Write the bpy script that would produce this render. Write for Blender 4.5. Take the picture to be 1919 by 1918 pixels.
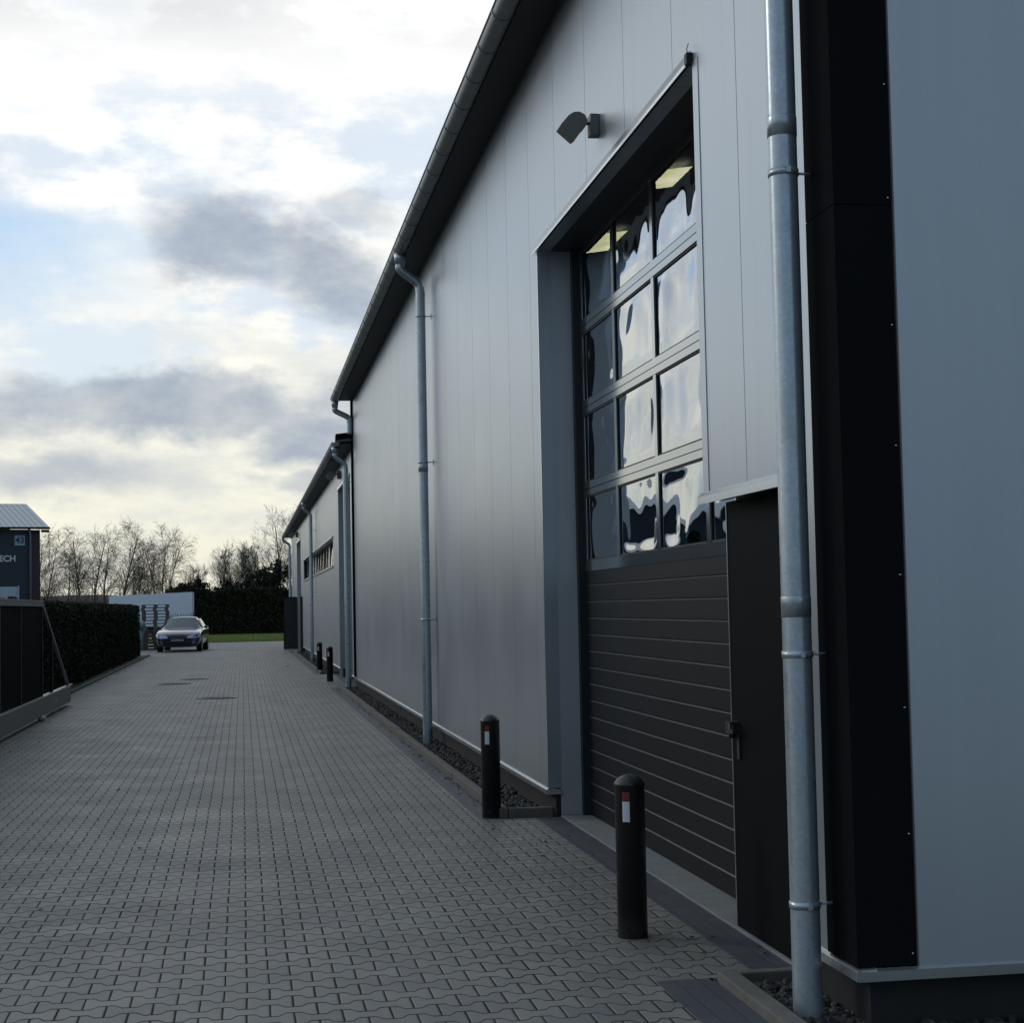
import bpy, bmesh, math, random
from mathutils import Vector, Matrix, noise
R = math.radians
for o in list(bpy.data.objects): bpy.data.objects.remove(o)
scene = bpy.context.scene
COL = scene.collection

# ------------------------------------------------------------------ camera
FPX, PITCH, YAW, ROLL = 3142.6, 0.05602, 0.16026, -0.02034
EYE = 1.65
cam_data = bpy.data.cameras.new('camera')
cam_data.sensor_width = 36.0
cam_data.sensor_fit = 'HORIZONTAL'
cam_data.lens = 36.0 * FPX / 1919.0
cam_data.clip_start = 0.1
cam_data.clip_end = 3000
cam = bpy.data.objects.new('camera', cam_data)
COL.objects.link(cam)
cp, sp, cy, sy = math.cos(PITCH), math.sin(PITCH), math.cos(YAW), math.sin(YAW)
fwd = Vector((sy*cp, cy*cp, sp)); rgt = Vector((cy, -sy, 0)); upv = rgt.cross(fwd)
r2 = math.cos(ROLL)*rgt + math.sin(ROLL)*upv
u2 = -math.sin(ROLL)*rgt + math.cos(ROLL)*upv
m = Matrix((r2, u2, -fwd)).transposed().to_4x4()
m.translation = Vector((0, 0, EYE))
cam.matrix_world = m
scene.camera = cam

# ------------------------------------------------------------------ render + exposure
scene.view_settings.view_transform = 'Standard'
scene.view_settings.look = 'None'
scene.view_settings.exposure = 0.0
scene.view_settings.gamma = 1.0
scene.cycles.use_denoising = True
scene.cycles.max_bounces = 8
scene.cycles.transparent_max_bounces = 12
scene.cycles.sample_clamp_indirect = 6
scene.cycles.caustics_reflective = False
scene.cycles.caustics_refractive = False

# ------------------------------------------------------------------ node helper
class NT:
    def __init__(s, tree): s.t = tree; s.n = tree.nodes; s.l = tree.links
    def new(s, kind, **kw):
        nd = s.n.new(kind)
        for k, v in kw.items(): setattr(nd, k, v)
        return nd
    def put(s, sock, val):
        if hasattr(val, 'is_output'): s.l.new(val, sock)
        else: sock.default_value = val
    def m(s, op, a, b=None, c=None, clamp=False):
        nd = s.n.new('ShaderNodeMath'); nd.operation = op; nd.use_clamp = clamp
        s.put(nd.inputs[0], a)
        if b is not None: s.put(nd.inputs[1], b)
        if c is not None: s.put(nd.inputs[2], c)
        return nd.outputs[0]
    def vm(s, op, a, b=None, scale=None):
        nd = s.n.new('ShaderNodeVectorMath'); nd.operation = op
        s.put(nd.inputs[0], a)
        if b is not None: s.put(nd.inputs[1], b)
        if scale is not None: s.put(nd.inputs['Scale'], scale)
        return nd.outputs[0]
    def noise(s, vec, scale, detail=4, rough=0.5, out='Fac', dim='3D', w=None):
        nd = s.n.new('ShaderNodeTexNoise'); nd.noise_dimensions = dim
        if vec is not None: s.l.new(vec, nd.inputs['Vector'])
        nd.inputs['Scale'].default_value = scale
        nd.inputs['Detail'].default_value = detail
        nd.inputs['Roughness'].default_value = rough
        if w is not None and dim == '4D': nd.inputs['W'].default_value = w
        return nd.outputs[out]
    def mapr(s, v, a, b, c=0.0, d=1.0, smooth=False):
        nd = s.n.new('ShaderNodeMapRange')
        if smooth: nd.interpolation_type = 'SMOOTHSTEP'
        s.put(nd.inputs[0], v)
        for i, x in enumerate((a, b, c, d)): nd.inputs[i+1].default_value = x
        return nd.outputs[0]
    def mix(s, f, a, b):
        nd = s.n.new('ShaderNodeMix'); nd.data_type = 'RGBA'
        s.put(nd.inputs[0], f)
        s.put(nd.inputs[6], a if hasattr(a, 'is_output') else (*a, 1) if len(a) == 3 else a)
        s.put(nd.inputs[7], b if hasattr(b, 'is_output') else (*b, 1) if len(b) == 3 else b)
        return nd.outputs[2]
    def comb(s, x, y, z):
        nd = s.n.new('ShaderNodeCombineXYZ')
        for i, v in enumerate((x, y, z)): s.put(nd.inputs[i], v)
        return nd.outputs[0]
    def sep(s, v):
        nd = s.n.new('ShaderNodeSeparateXYZ'); s.l.new(v, nd.inputs[0]); return nd.outputs

# ------------------------------------------------------------------ sky
SUN_AZ, SUN_EL = R(-58), R(24)          # azimuth from +Y towards +X
world = bpy.data.worlds.new('World'); scene.world = world; world.use_nodes = True
W = NT(world.node_tree); W.n.clear()
w_out = W.new('ShaderNodeOutputWorld'); bg = W.new('ShaderNodeBackground')
W.l.new(bg.outputs[0], w_out.inputs[0])
sky = W.new('ShaderNodeTexSky', sky_type='NISHITA')
sky.sun_disc = False; sky.sun_elevation = SUN_EL; sky.sun_rotation = SUN_AZ
sky.altitude = 100; sky.air_density = 1.0; sky.dust_density = 1.2
tc = W.new('ShaderNodeTexCoord').outputs['Generated']
dx, dy, dz = W.sep(tc)
az = W.m('MULTIPLY', W.m('ARCTAN2', dx, dy), 57.2958)
el = W.m('MULTIPLY', W.m('ARCSINE', dz), 57.2958)
# cloud-like turbulence of the directions
n1 = W.noise(W.vm('MULTIPLY', tc, (1, 1, 1.7)), 6.0, 9, 0.58, 'Color')
n1 = W.vm('SUBTRACT', n1, (0.5, 0.5, 0.5))
n1x, n1y, n1z = W.sep(n1)
n2 = W.noise(W.vm('MULTIPLY', tc, (1, 1, 1.9)), 22.0, 8, 0.6, 'Color')
n2x, n2y, n2z = W.sep(W.vm('SUBTRACT', n2, (0.5, 0.5, 0.5)))
A = W.m('ADD', az, W.m('ADD', W.m('MULTIPLY', n1x, 12.0), W.m('MULTIPLY', n2x, 2.6)))
E_ = W.m('ADD', el, W.m('ADD', W.m('MULTIPLY', n1y, 4.0), W.m('MULTIPLY', n2y, 2.0)))
def blob(a0, e0, ra, re, tilt=0.0, soft=0.55):
    x = W.m('SUBTRACT', A, a0); y = W.m('SUBTRACT', E_, e0)
    y = W.m('SUBTRACT', y, W.m('MULTIPLY', x, tilt))
    x = W.m('DIVIDE', x, ra); y = W.m('DIVIDE', y, re)
    d = W.m('SQRT', W.m('ADD', W.m('MULTIPLY', x, x), W.m('MULTIPLY', y, y)))
    return W.mapr(d, 1.0+soft*.5, 1.0-soft, 0, 1, True)
def bmax(*b):
    r = b[0]
    for q in b[1:]: r = W.m('MAXIMUM', r, q)
    return r
S = 10.0                                  # colours are given at strength 0.1
def c(r, g, b): return (r*S, g*S, b*S)
blue_tint = W.mix(0.35, W.vm('SCALE', sky.outputs[0], scale=1.0), c(.50, .68, .95))
blue_gap = W.mix(bmax(blob(-9.5, 13.6, 5.5, 3.4)), c(.76, .86, .94), c(.52, .71, .94))
# general broken cloud cover
cover = W.noise(W.vm('MULTIPLY', tc, (1, 1, 2.6)), 4.2, 9, 0.58)
white_c = W.mapr(el, 1.5, 15, 0, 1)
cloud_lit = W.mix(white_c, c(.95, .92, .74), c(1.14, 1.13, 1.11))
fine = W.mapr(W.noise(W.vm('MULTIPLY', tc, (1, 1, 3.0)), 14.0, 8, 0.6), .36, .66, 0, 1, True)
cloud_lit = W.mix(W.m('MULTIPLY', fine, W.mapr(el, 6, 15, .62, .25)), cloud_lit, c(.66, .69, .70))
gap = bmax(blob(-8.5, 12.8, 9, 3.2, 0, .8), W.m('MULTIPLY', blob(-5.5, 8.6, 3.6, 1.6, 0, .8), .8),
           W.m('MULTIPLY', blob(6.6, 16.2, 2.2, 1.2, 0, .9), .35))
gap = W.m('MULTIPLY', gap, W.mapr(cover, .60, .44, 0, 1, True))
wisps = W.noise(W.vm('MULTIPLY', tc, (1, 1, 2.2)), 11.0, 10, 0.6)
veil = W.m('MULTIPLY', W.mapr(wisps, .46, .60, 0, 1, True), W.m('MULTIPLY', W.mapr(el, 6.5, 9, 0, 1, True), W.mapr(el, 19, 15.5, .25, .85, True)))
cloud_lit = W.mix(veil, cloud_lit, c(.70, .80, .92))
cloud_lit = W.mix(W.m('MULTIPLY', W.mapr(wisps, .54, .44, 0, 1, True), W.mapr(el, 17.5, 20, 0, .42, True)), cloud_lit, c(.72, .72, .74))
front = W.mix(gap, cloud_lit, blue_gap)
grey = bmax(blob(0.6, 12.3, 3.6, 1.5, -.22), blob(3.6, 11.2, 3.2, 1.7, -.15), W.m('MULTIPLY', blob(4.6, 13.2, 1.6, .8), .5),
            blob(-2.6, 6.9, 9.0, 1.15, .0), W.m('MULTIPLY', blob(2.2, 6.3, 2.6, 1.2), 1.0),
            W.m('MULTIPLY', blob(-7.0, 4.9, 5.0, .9, -.03, .8), .75), W.m('MULTIPLY', blob(1.6, 4.6, 1.9, .7), .7),
            W.m('MULTIPLY', blob(-5, 21.2, 8, 2.0, 0, .9), .22))
grey = W.m('MULTIPLY', grey, W.mapr(n2z, -.25, .12, .55, 1))
front = W.mix(W.m('MULTIPLY', grey, .92), front, c(.37, .43, .52))
# the sky away from the picture: brighter veil round the hidden sun, dim blue-grey behind the camera
cov2 = W.mapr(cover, .40, .62, 0, 1, True)
rest_front = W.mix(cov2, c(.66, .77, .90), c(.54, .60, .66))
rest_back = W.mix(cov2, c(.245, .385, .545), c(.33, .42, .52))
sd = Vector((math.sin(SUN_AZ)*math.cos(SUN_EL), math.cos(SUN_AZ)*math.cos(SUN_EL), math.sin(SUN_EL)))
dot = W.m('ADD', W.m('ADD', W.m('MULTIPLY', dx, sd.x), W.m('MULTIPLY', dy, sd.y)), W.m('MULTIPLY', dz, sd.z))
rest = W.mix(W.mapr(dot, .05, .95, 0, 1, True), rest_back, rest_front)
rest = W.mix(.12, rest, sky.outputs[0])
inpic = W.m('MULTIPLY', W.mapr(W.m('ABSOLUTE', W.m('SUBTRACT', az, 2)), 26, 14, 0, 1, True), W.mapr(el, 30, 21, 0, 1, True))
final = W.mix(inpic, rest, front)
final = W.mix(.03, final, blue_tint)
W.l.new(final, bg.inputs['Color'])
bg.inputs['Strength'].default_value = 0.1

# ------------------------------------------------------------------ sun (veiled)
sl = bpy.data.lights.new('sun', 'SUN'); sl.energy = 0.5; sl.angle = R(16); sl.color = (1.0, .965, .91)
sun = bpy.data.objects.new('sun', sl); COL.objects.link(sun)
sun.rotation_euler = (-sd).to_track_quat('-Z', 'Y').to_euler()
sun.location = sd*200

# ------------------------------------------------------------------ materials
def mat(name):
    ma = bpy.data.materials.new(name); ma.use_nodes = True
    n = NT(ma.node_tree); b = ma.node_tree.nodes['Principled BSDF']
    return ma, n, b
def setp(b, col=None, rough=None, metal=None, spec=None, coat=None):
    if col is not None: b.inputs['Base Color'].default_value = (*col, 1)
    if rough is not None: b.inputs['Roughness'].default_value = rough
    if metal is not None: b.inputs['Metallic'].default_value = metal
    if spec is not None: b.inputs['Specular IOR Level'].default_value = spec
    if coat is not None: b.inputs['Coat Weight'].default_value = coat
def bump(n, b, h, strength=.3, dist=.01):
    bp = n.new('ShaderNodeBump'); bp.inputs['Strength'].default_value = strength
    bp.inputs['Distance'].default_value = dist
    n.put(bp.inputs['Height'], h); n.l.new(bp.outputs[0], b.inputs['Normal'])
def pos(n):
    return n.new('ShaderNodeNewGeometry').outputs['Position']
def simple(name, col, rough=.5, metal=0., spec=.5, var=.12, vscale=3., bs=0., bscale=60., rv=.0):
    ma, n, b = mat(name); setp(b, col, rough, metal, spec)
    P_ = pos(n)
    nz = n.noise(P_, vscale, 5, .6)
    lo = tuple(x*(1-var) for x in col); hi = tuple(min(1, x*(1+var)) for x in col)
    n.l.new(n.mix(nz, lo, hi), b.inputs['Base Color'])
    if rv: n.l.new(n.mapr(nz, .3, .7, rough-rv, rough+rv), b.inputs['Roughness'])
    if bs: bump(n, b, n.noise(P_, bscale, 4, .6), bs, .004)
    return ma

# silver sandwich panels: coated metal with a broad grazing sheen and faint vertical lining
def silver(name, base=(.455, .495, .525), rough=.335, metal=.74, linev=.5):
    ma, n, b = mat(name); setp(b, base, rough, metal, .5)
    P_ = pos(n); x, y, z = n.sep(P_)
    g = n.comb(n.m('MULTIPLY', x, 1.0), n.m('MULTIPLY', y, 1.0), n.m('MULTIPLY', z, .02))
    lines = n.noise(g, 26, 2, .5)
    big = n.noise(P_, .8, 5, .6)
    dirt = n.mapr(z, .2, 1.1, 1, 0, True)
    dirt = n.m('MULTIPLY', dirt, n.noise(n.comb(x, n.m('MULTIPLY', y, 4), z), 1.6, 6, .7))
    colr = n.mix(big, tuple(v*.95 for v in base), tuple(v*1.05 for v in base))
    colr = n.mix(n.m('MULTIPLY', n.mapr(lines, .35, .65), .10), colr, tuple(v*.72 for v in base))
    colr = n.mix(n.m('MULTIPLY', dirt, .35), colr, (.20, .19, .17))
    run = n.noise(n.comb(x, n.m('MULTIPLY', y, 9), n.m('MULTIPLY', z, .35)), 1.0, 5, .7)
    colr = n.mix(n.m('MULTIPLY', n.mapr(run, .58, .72, 0, .30), n.mapr(z, 2.5, 6, .25, 1)), colr, tuple(v*.62 for v in base))
    mott = n.noise(P_, 55, 4, .7)
    colr = n.mix(n.mapr(mott, .3, .7, 0, .16), colr, tuple(v*.80 for v in base))
    n.l.new(colr, b.inputs['Base Color'])
    n.l.new(n.mapr(big, .3, .7, rough-.02, rough+.03), b.inputs['Roughness'])
    return ma
M = {}
M['silver'] = silver('silver_panel')
M['silver_dull'] = silver('silver_panel_front', (.47, .495, .52), .42, .45, .3)
M['trim'] = simple('bright_trim', (.62, .64, .65), .24, .85, var=.06, bs=.05, bscale=30)
M['zinc'] = None
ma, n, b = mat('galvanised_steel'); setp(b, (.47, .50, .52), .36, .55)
P_ = pos(n)
v = n.new('ShaderNodeTexVoronoi'); v.inputs['Scale'].default_value = 60; n.l.new(P_, v.inputs['Vector'])
sp1 = n.noise(P_, 9, 6, .65)
cc = n.mix(v.outputs['Color'], (.37, .425, .46), (.47, .525, .56))
cc = n.mix(n.mapr(sp1, .45, .75, 0, .5), cc, (.36, .34, .33))
n.l.new(cc, b.inputs['Base Color'])
n.l.new(n.mapr(sp1, .3, .7, .24, .38), b.inputs['Roughness'])
M['zinc'] = ma
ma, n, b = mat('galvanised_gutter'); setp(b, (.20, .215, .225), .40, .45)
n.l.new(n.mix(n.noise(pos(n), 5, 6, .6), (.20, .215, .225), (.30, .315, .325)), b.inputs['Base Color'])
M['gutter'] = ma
M['dark_metal'] = simple('anthracite_cladding', (.0105, .011, .0125), .42, .0, .03, var=.15, vscale=2)
M['soffit'] = simple('dark_soffit', (.030, .032, .035), .55, .0, .3)
M['black_rubber'] = simple('black_rubber', (.008, .008, .008), .6)
M['roof'] = simple('roof_sheet', (.10, .11, .12), .5, .3)
M['plinth'] = simple('dark_plinth', (.015, .0145, .0145), .85, var=.35, vscale=6, bs=.4, bscale=40)
M['door_rail'] = simple('door_rail_metal', (.34, .37, .385), .115, .88, var=.05, vscale=2, bs=.02, bscale=12)
M['door_panel'] = simple('anthracite_door_panel', (.017, .0172, .018), .44, .0, .22, var=.16, vscale=4, bs=.25, bscale=260)
M['rib_highlight'] = simple('door_rib_highlight', (.15, .155, .16), .35, .3)  # paler than the panel: stands in for sky light caught on bead tops
M['leaf'] = simple('dark_door_leaf', (.0105, .0112, .0118), .5, .0, .13, var=.12, vscale=1.5, bs=.25, bscale=300)
for k_ in ('dark_metal', 'leaf', 'door_panel'): M[k_].node_tree.nodes['Principled BSDF'].inputs['IOR'].default_value = {'dark_metal': 1.06, 'leaf': 1.12, 'door_panel': 1.25}[k_]
M['inner'] = simple('hall_interior', (.035, .033, .035), .9)
M['bollard'] = simple('black_bollard_paint', (.012, .012, .013), .34, .0, .5, var=.2, vscale=8, bs=.06, bscale=40)
ma, n, b = mat('worn_bollard_paint'); setp(b, (.012, .012, .013), .34)
P_ = pos(n); x, y, z = n.sep(P_)
cb = n.mix(n.noise(P_, 8, 5, .6), (.010, .010, .011), (.016, .016, .017))
cb = n.mix(n.mapr(n.noise(n.comb(n.m('MULTIPLY', x, 3), n.m('MULTIPLY', y, 3), n.m('MULTIPLY', z, .7)), 13, 8, .75), .60, .68, 0, .55), cb, (.060, .058, .052))
cb = n.mix(n.m('MULTIPLY', n.mapr(z, .0, .16, 1, 0, True), n.mapr(n.noise(P_, 20, 5, .7), .3, .6)), cb, (.075, .070, .058))
n.l.new(cb, b.inputs['Base Color']); n.l.new(n.mapr(n.noise(P_, 15, 5, .7), .3, .7, .26, .52), b.inputs['Roughness'])
M['bollard'] = ma
M['red'] = simple('red_reflector', (.17, .016, .018), .35)
M['white_refl'] = simple('white_reflector', (.62, .66, .68), .35)
M['concrete'] = simple('kerb_concrete', (.125, .117, .102), .9, var=.40, vscale=9, bs=.5, bscale=70)
M['threshold'] = simple('threshold_concrete', (.19, .195, .19), .8, var=.35, vscale=5, bs=.3, bscale=50)
M['lamp_grey'] = simple('lamp_housing', (.19, .195, .185), .5, .3)
M['lamp_glass'] = simple('lamp_glass', (.03, .03, .03), .12)
M['alu'] = simple('weathered_aluminium', (.12, .125, .125), .5, .6, var=.25, vscale=4, bs=.1)
M['alu_bright'] = simple('bright_aluminium', (.50, .50, .49), .35, .8, var=.1)
M['gate_dark'] = simple('dark_gate_bars', (.006, .0065, .008), .7, 0, .12)
M['pallet'] = simple('weathered_pallet_wood', (.125, .095, .075), .85, var=.35, vscale=14, bs=.4)
M['teal'] = simple('teal_wrap', (.15, .235, .23), .45, var=.3, vscale=8)
M['white_box'] = simple('white_trailer_side', (.74, .78, .84), .5, var=.05)
M['number_plate'] = simple('number_plate', (.35, .35, .34), .5)
M['screen'] = simple('dark_steel_door', (.030, .032, .040), .5, .2)
M['paper'] = simple('white_paper', (.6, .6, .6), .7)
M['stone'] = None
# emission sky-light sheet seen through the glazing
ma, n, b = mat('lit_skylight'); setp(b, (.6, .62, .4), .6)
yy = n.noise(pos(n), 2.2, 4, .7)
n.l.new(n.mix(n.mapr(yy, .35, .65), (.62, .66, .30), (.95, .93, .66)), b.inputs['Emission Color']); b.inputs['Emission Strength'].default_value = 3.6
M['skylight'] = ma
# wavy acrylic panes: mirror-like reflection of the sky plus a dark view inside
def pane_mat(name, amp, s1, tint=.42, k=(.22, .72)):
    if amp == 0: amp = .00001
    ma = bpy.data.materials.new(name); ma.use_nodes = True
    n = NT(ma.node_tree); n.n.clear()
    out = n.new('ShaderNodeOutputMaterial')
    gl = n.new('ShaderNodeBsdfGlossy'); gl.inputs['Roughness'].default_value = .03
    gl.inputs['Color'].default_value = (.93, .96, 1.0, 1)
    tr = n.new('ShaderNodeBsdfTransparent'); tr.inputs['Color'].default_value = (tint, tint, tint*.98, 1)
    P_ = pos(n); x, y, z = n.sep(P_)
    w1 = n.noise(n.comb(x, n.m('MULTIPLY', y, 1.15), n.m('MULTIPLY', z, .85)), s1, 0.0, .35)
    w2 = n.noise(n.comb(x, n.m('MULTIPLY', y, 1.3), z), s1*2.6, 0.0, .3)
    h = n.m('ADD', w1, n.m('MULTIPLY', w2, .13))
    bp = n.new('ShaderNodeBump'); bp.inputs['Strength'].default_value = 1; bp.inputs['Distance'].default_value = amp
    n.put(bp.inputs['Height'], h); n.l.new(bp.outputs[0], gl.inputs['Normal'])
    lw = n.new('ShaderNodeLayerWeight'); lw.inputs['Blend'].default_value = .5
    mx = n.new('ShaderNodeMixShader')
    n.l.new(n.mapr(lw.outputs['Facing'], 0.05, .95, k[0], k[1]), mx.inputs[0])
    n.l.new(tr.outputs[0], mx.inputs[1]); n.l.new(gl.outputs[0], mx.inputs[2])
    n.l.new(mx.outputs[0], out.inputs[0])
    return ma
M['pane'] = pane_mat('wavy_acrylic_pane', 0.0, 1.35)
M['pane_far'] = pane_mat('window_glass', .004, 1.5, .3, (.3, 1.0))

# interlocking bone-shaped pavers
def paver_mat():
    ma, n, b = mat('interlocking_pavers')
    P_ = pos(n); x, y, z = n.sep(P_)
    jit = n.noise(P_, 1.1, 2, .5, 'Color'); jx, jy, jz = n.sep(jit)
    x = n.m('ADD', x, n.m('MULTIPLY', n.m('SUBTRACT', jx, .5), .018))
    y = n.m('ADD', y, n.m('MULTIPLY', n.m('SUBTRACT', jy, .5), .022))
    PX, PY = .1945, .1525
    u = n.m('DIVIDE', x, PX); r = n.m('DIVIDE', y, PY)
    fu = n.m('SUBTRACT', n.m('FRACT', n.m('ADD', u, .5)), .5)            # -.5...5 round the integers
    T = n.mapr(n.m('ABSOLUTE', fu), .15, .35, 1, -1, True)                       # +1 at integer u
    nn = n.m('ROUND', r)
    par = n.m('SUBTRACT', 1, n.m('MULTIPLY', n.m('FRACT', n.m('MULTIPLY', n.m('ABSOLUTE', nn), .5)), 4))  # (-1)^n
    Bn = n.m('ADD', nn, n.m('MULTIPLY', n.m('MULTIPLY', par, T), .165))
    dr = n.m('SUBTRACT', r, Bn)
    row = n.m('SUBTRACT', nn, n.m('LESS_THAN', dr, 0))
    odd = n.m('MULTIPLY', n.m('FRACT', n.m('MULTIPLY', n.m('ABSOLUTE', row), .5)), 2)
    # joints: odd rows at integer u, even rows at half integers
    uu = n.m('ADD', u, n.m('MULTIPLY', n.m('SUBTRACT', 1, odd), .5))
    fj = n.m('SUBTRACT', n.m('FRACT', n.m('ADD', uu, .5)), .5)
    dj = n.m('MULTIPLY', n.m('ABSOLUTE', fj), PX)
    db = n.m('MULTIPLY', n.m('ABSOLUTE', dr), PY)
    sid = n.m('ROUND', uu)
    sid = n.m('FLOOR', uu)
    wn = n.new('ShaderNodeTexWhiteNoise'); wn.noise_dimensions = '2D'
    n.l.new(n.comb(sid, row, 0), wn.inputs['Vector'])
    hv = wn.outputs['Value']
    wn2 = n.new('ShaderNodeTexWhiteNoise'); wn2.noise_dimensions = '2D'
    n.l.new(n.comb(n.m('ADD', sid, 37.0), row, 0), wn2.inputs['Vector'])
    jw = n.mapr(n.noise(P_, 1.9, 3, .6), .3, .7, .0046, .0080)
    mj = n.m('DIVIDE', dj, n.m('MULTIPLY', jw, .80)); mb = n.m('DIVIDE', db, n.m('MULTIPLY', jw, 1.15))
    dmin = n.m('MINIMUM', mj, mb)
    stone = n.mapr(dmin, .55, 1.25, 0, 1, True)
    face = n.mix(hv, (.180, .173, .153), (.258, .245, .216))
    face = n.mix(n.m('MULTIPLY', n.m('GREATER_THAN', wn2.outputs['Value'], .88), .55), face, (.150, .153, .165))
    big = n.noise(P_, .42, 6, .62)
    face = n.mix(n.mapr(big, .30, .72, 0, .55), face, (.125, .124, .120))
    st = n.noise(P_, 2.6, 6, .7)
    face = n.mix(n.mapr(st, .62, .74, 0, .5), face, (.085, .082, .076))
    # tyre tracks along the drive, dried water marks, moss in the joints towards the hedge
    tr = n.noise(n.comb(n.m('MULTIPLY', x, 2.2), n.m('MULTIPLY', y, .10), 0), 1.0, 4, .6)
    face = n.mix(n.mapr(tr, .46, .66, 0, .38), face, (.118, .116, .108))
    st2 = n.noise(n.comb(x, n.m('MULTIPLY', y, .8), 7.0), 1.15, 8, .72)
    face = n.mix(n.mapr(st2, .60, .66, 0, .45, True), face, (.105, .102, .094))
    face = n.mix(n.mapr(st2, .40, .33, 0, .35, True), face, (.245, .242, .228))
    sand = n.noise(P_, 160, 3, .7)
    face = n.mix(n.mapr(sand, .3, .7, 0, .30), face, (.115, .116, .115))
    colr = n.mix(stone, (.052, .048, .040), face)
    n.l.new(colr, b.inputs['Base Color'])
    n.l.new(n.mapr(n.noise(P_, 1.4, 5, .6), .3, .7, .46, .62), b.inputs['Roughness'])
    n.l.new(n.m('MULTIPLY', stone, .46), b.inputs['Specular IOR Level'])
    edge = n.mapr(n.m('MINIMUM', dj, db), .001, .012, 0, 1, True)
    h = n.m('ADD', n.m('MULTIPLY', edge, .7), n.m('MULTIPLY', sand, .14))
    h = n.m('ADD', h, n.m('MULTIPLY', hv, .12))
    bump(n, b, h, .55, .006)
    return ma
M['paver'] = paver_mat()
def sett_mat():
    ma, n, b = mat('dark_rectangular_setts')
    P_ = pos(n); x, y, z = n.sep(P_)
    br = n.new('ShaderNodeTexBrick')
    n.l.new(n.comb(y, x, 0), br.inputs['Vector'])
    br.inputs['Scale'].default_value = 1; br.inputs['Mortar Size'].default_value = .004
    br.inputs['Brick Width'].default_value = .205; br.inputs['Row Height'].default_value = .1025
    br.inputs['Color1'].default_value = (.046, .049, .062, 1); br.inputs['Color2'].default_value = (.070, .073, .086, 1)
    br.inputs['Mortar'].default_value = (.022, .022, .022, 1); br.inputs['Mortar Smooth'].default_value = .3
    cc = n.mix(n.mapr(n.noise(P_, 40, 5, .7), .3, .7, 0, .4), br.outputs['Color'], (.05, .05, .056))
    n.l.new(cc, b.inputs['Base Color']); setp(b, rough=.62)
    bump(n, b, n.m('ADD', n.m('MULTIPLY', br.outputs['Fac'], -1), n.m('MULTIPLY', n.noise(P_, 150, 3, .7), .2)), .5, .005)
    return ma
M['sett'] = sett_mat()
ma, n, b = mat('soil_ground'); setp(b, rough=.95)
n.l.new(n.mix(n.noise(pos(n), .6, 8, .65), (.045, .050, .025), (.075, .080, .035)), b.inputs['Base Color'])
M['soil'] = ma
ma, n, b = mat('lawn_grass'); setp(b, rough=.9, spec=.2)
P_ = pos(n)
g = n.mix(n.noise(P_, 5, 8, .7), (.15, .20, .045), (.25, .30, .10))
g = n.mix(n.mapr(n.noise(P_, .5, 5, .6), .4, .7, 0, .6), g, (.16, .17, .06))
n.l.new(g, b.inputs['Base Color']); M['lawn'] = ma
M['gravel_bed'] = simple('dark_gravel_bed', (.020, .019, .018), .9, var=.5, vscale=40, bs=1, bscale=60)
ma, n, b = mat('gravel_stones'); setp(b, rough=.75)
v = n.new('ShaderNodeTexVoronoi'); v.inputs['Scale'].default_value = 18; n.l.new(pos(n), v.inputs['Vector'])
vx, vy, vz = n.sep(v.outputs['Color'])
cc = n.mix(n.m('POWER', vx, 2.2), (.018, .018, .018), (.085, .075, .066))
n.l.new(cc, b.inputs['Base Color']); bump(n, b, n.noise(pos(n), 90, 4, .6), .4, .004); M['stone'] = ma
def leafmat(name, a, b_, rough=.75):
    ma, n, b = mat(name); setp(b, rough=rough, spec=.25)
    nz = n.noise(pos(n), 3.2, 5, .7)
    n.l.new(n.mix(n.mapr(nz, .3, .7), a, b_), b.inputs['Base Color']); return ma
M['hedge'] = leafmat('dark_hedge_foliage', (.010, .014, .007), (.022, .024, .010))
M['far_hedge'] = leafmat('far_hedge_foliage', (.016, .020, .010), (.030, .032, .016))
M['shrub'] = leafmat('brownish_shrub', (.030, .024, .018), (.048, .038, .026))
M['bark'] = simple('bare_bark', (.085, .070, .055), .85, var=.4, vscale=6)
M['birch'] = simple('birch_bark', (.12, .105, .09), .8, var=.4, vscale=5)
M['twig'] = simple('fine_twigs', (.15, .115, .095), .9)
M['twig_ivy'] = simple('dark_twigs', (.085, .078, .060), .9)
M['hill'] = leafmat('distant_woodland', (.060, .058, .050), (.085, .080, .068))
M['house'] = simple('dark_blue_cladding', (.028, .036, .048), .55, .1, .4, var=.1)
M['house_red'] = simple('dark_red_cladding', (.035, .018, .022), .6)
M['house_roof'] = None
ma, n, b = mat('grey_metal_roof'); setp(b, (.40, .42, .44), .38, .5)
x, y, z = n.sep(n.new('ShaderNodeTexCoord').outputs['Object']); fr = n.m('FRACT', n.m('DIVIDE', x, .30))
rib = n.m('LESS_THAN', n.m('ABSOLUTE', n.m('SUBTRACT', fr, .5)), .11)
n.l.new(n.mix(rib, (.42, .44, .46), (.19, .20, .22)), b.inputs['Base Color']); M['house_roof'] = ma
M['sign_face'] = simple('sign_plate', (.27, .36, .45), .5, var=.05)
M['sign_text'] = simple('sign_lettering', (.02, .045, .09), .5)
M['letters'] = simple('pale_letters', (.62, .62, .60), .5)
M['white_door'] = simple('white_door', (.42, .48, .52), .5)
M['window_dark'] = simple('dark_window', (.015, .02, .025), .15)
ma, n, b = mat('dark_car_paint'); setp(b, (.085, .085, .115), .20, .7); b.inputs['Coat Weight'].default_value = .8; b.inputs['Coat Roughness'].default_value = .05
M['car'] = ma
M['car_glass'] = simple('car_glass', (.05, .068, .074), .03, 0, 1.0, var=0)
M['tyre'] = simple('tyre_rubber', (.008, .008, .009), .7)
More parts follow.
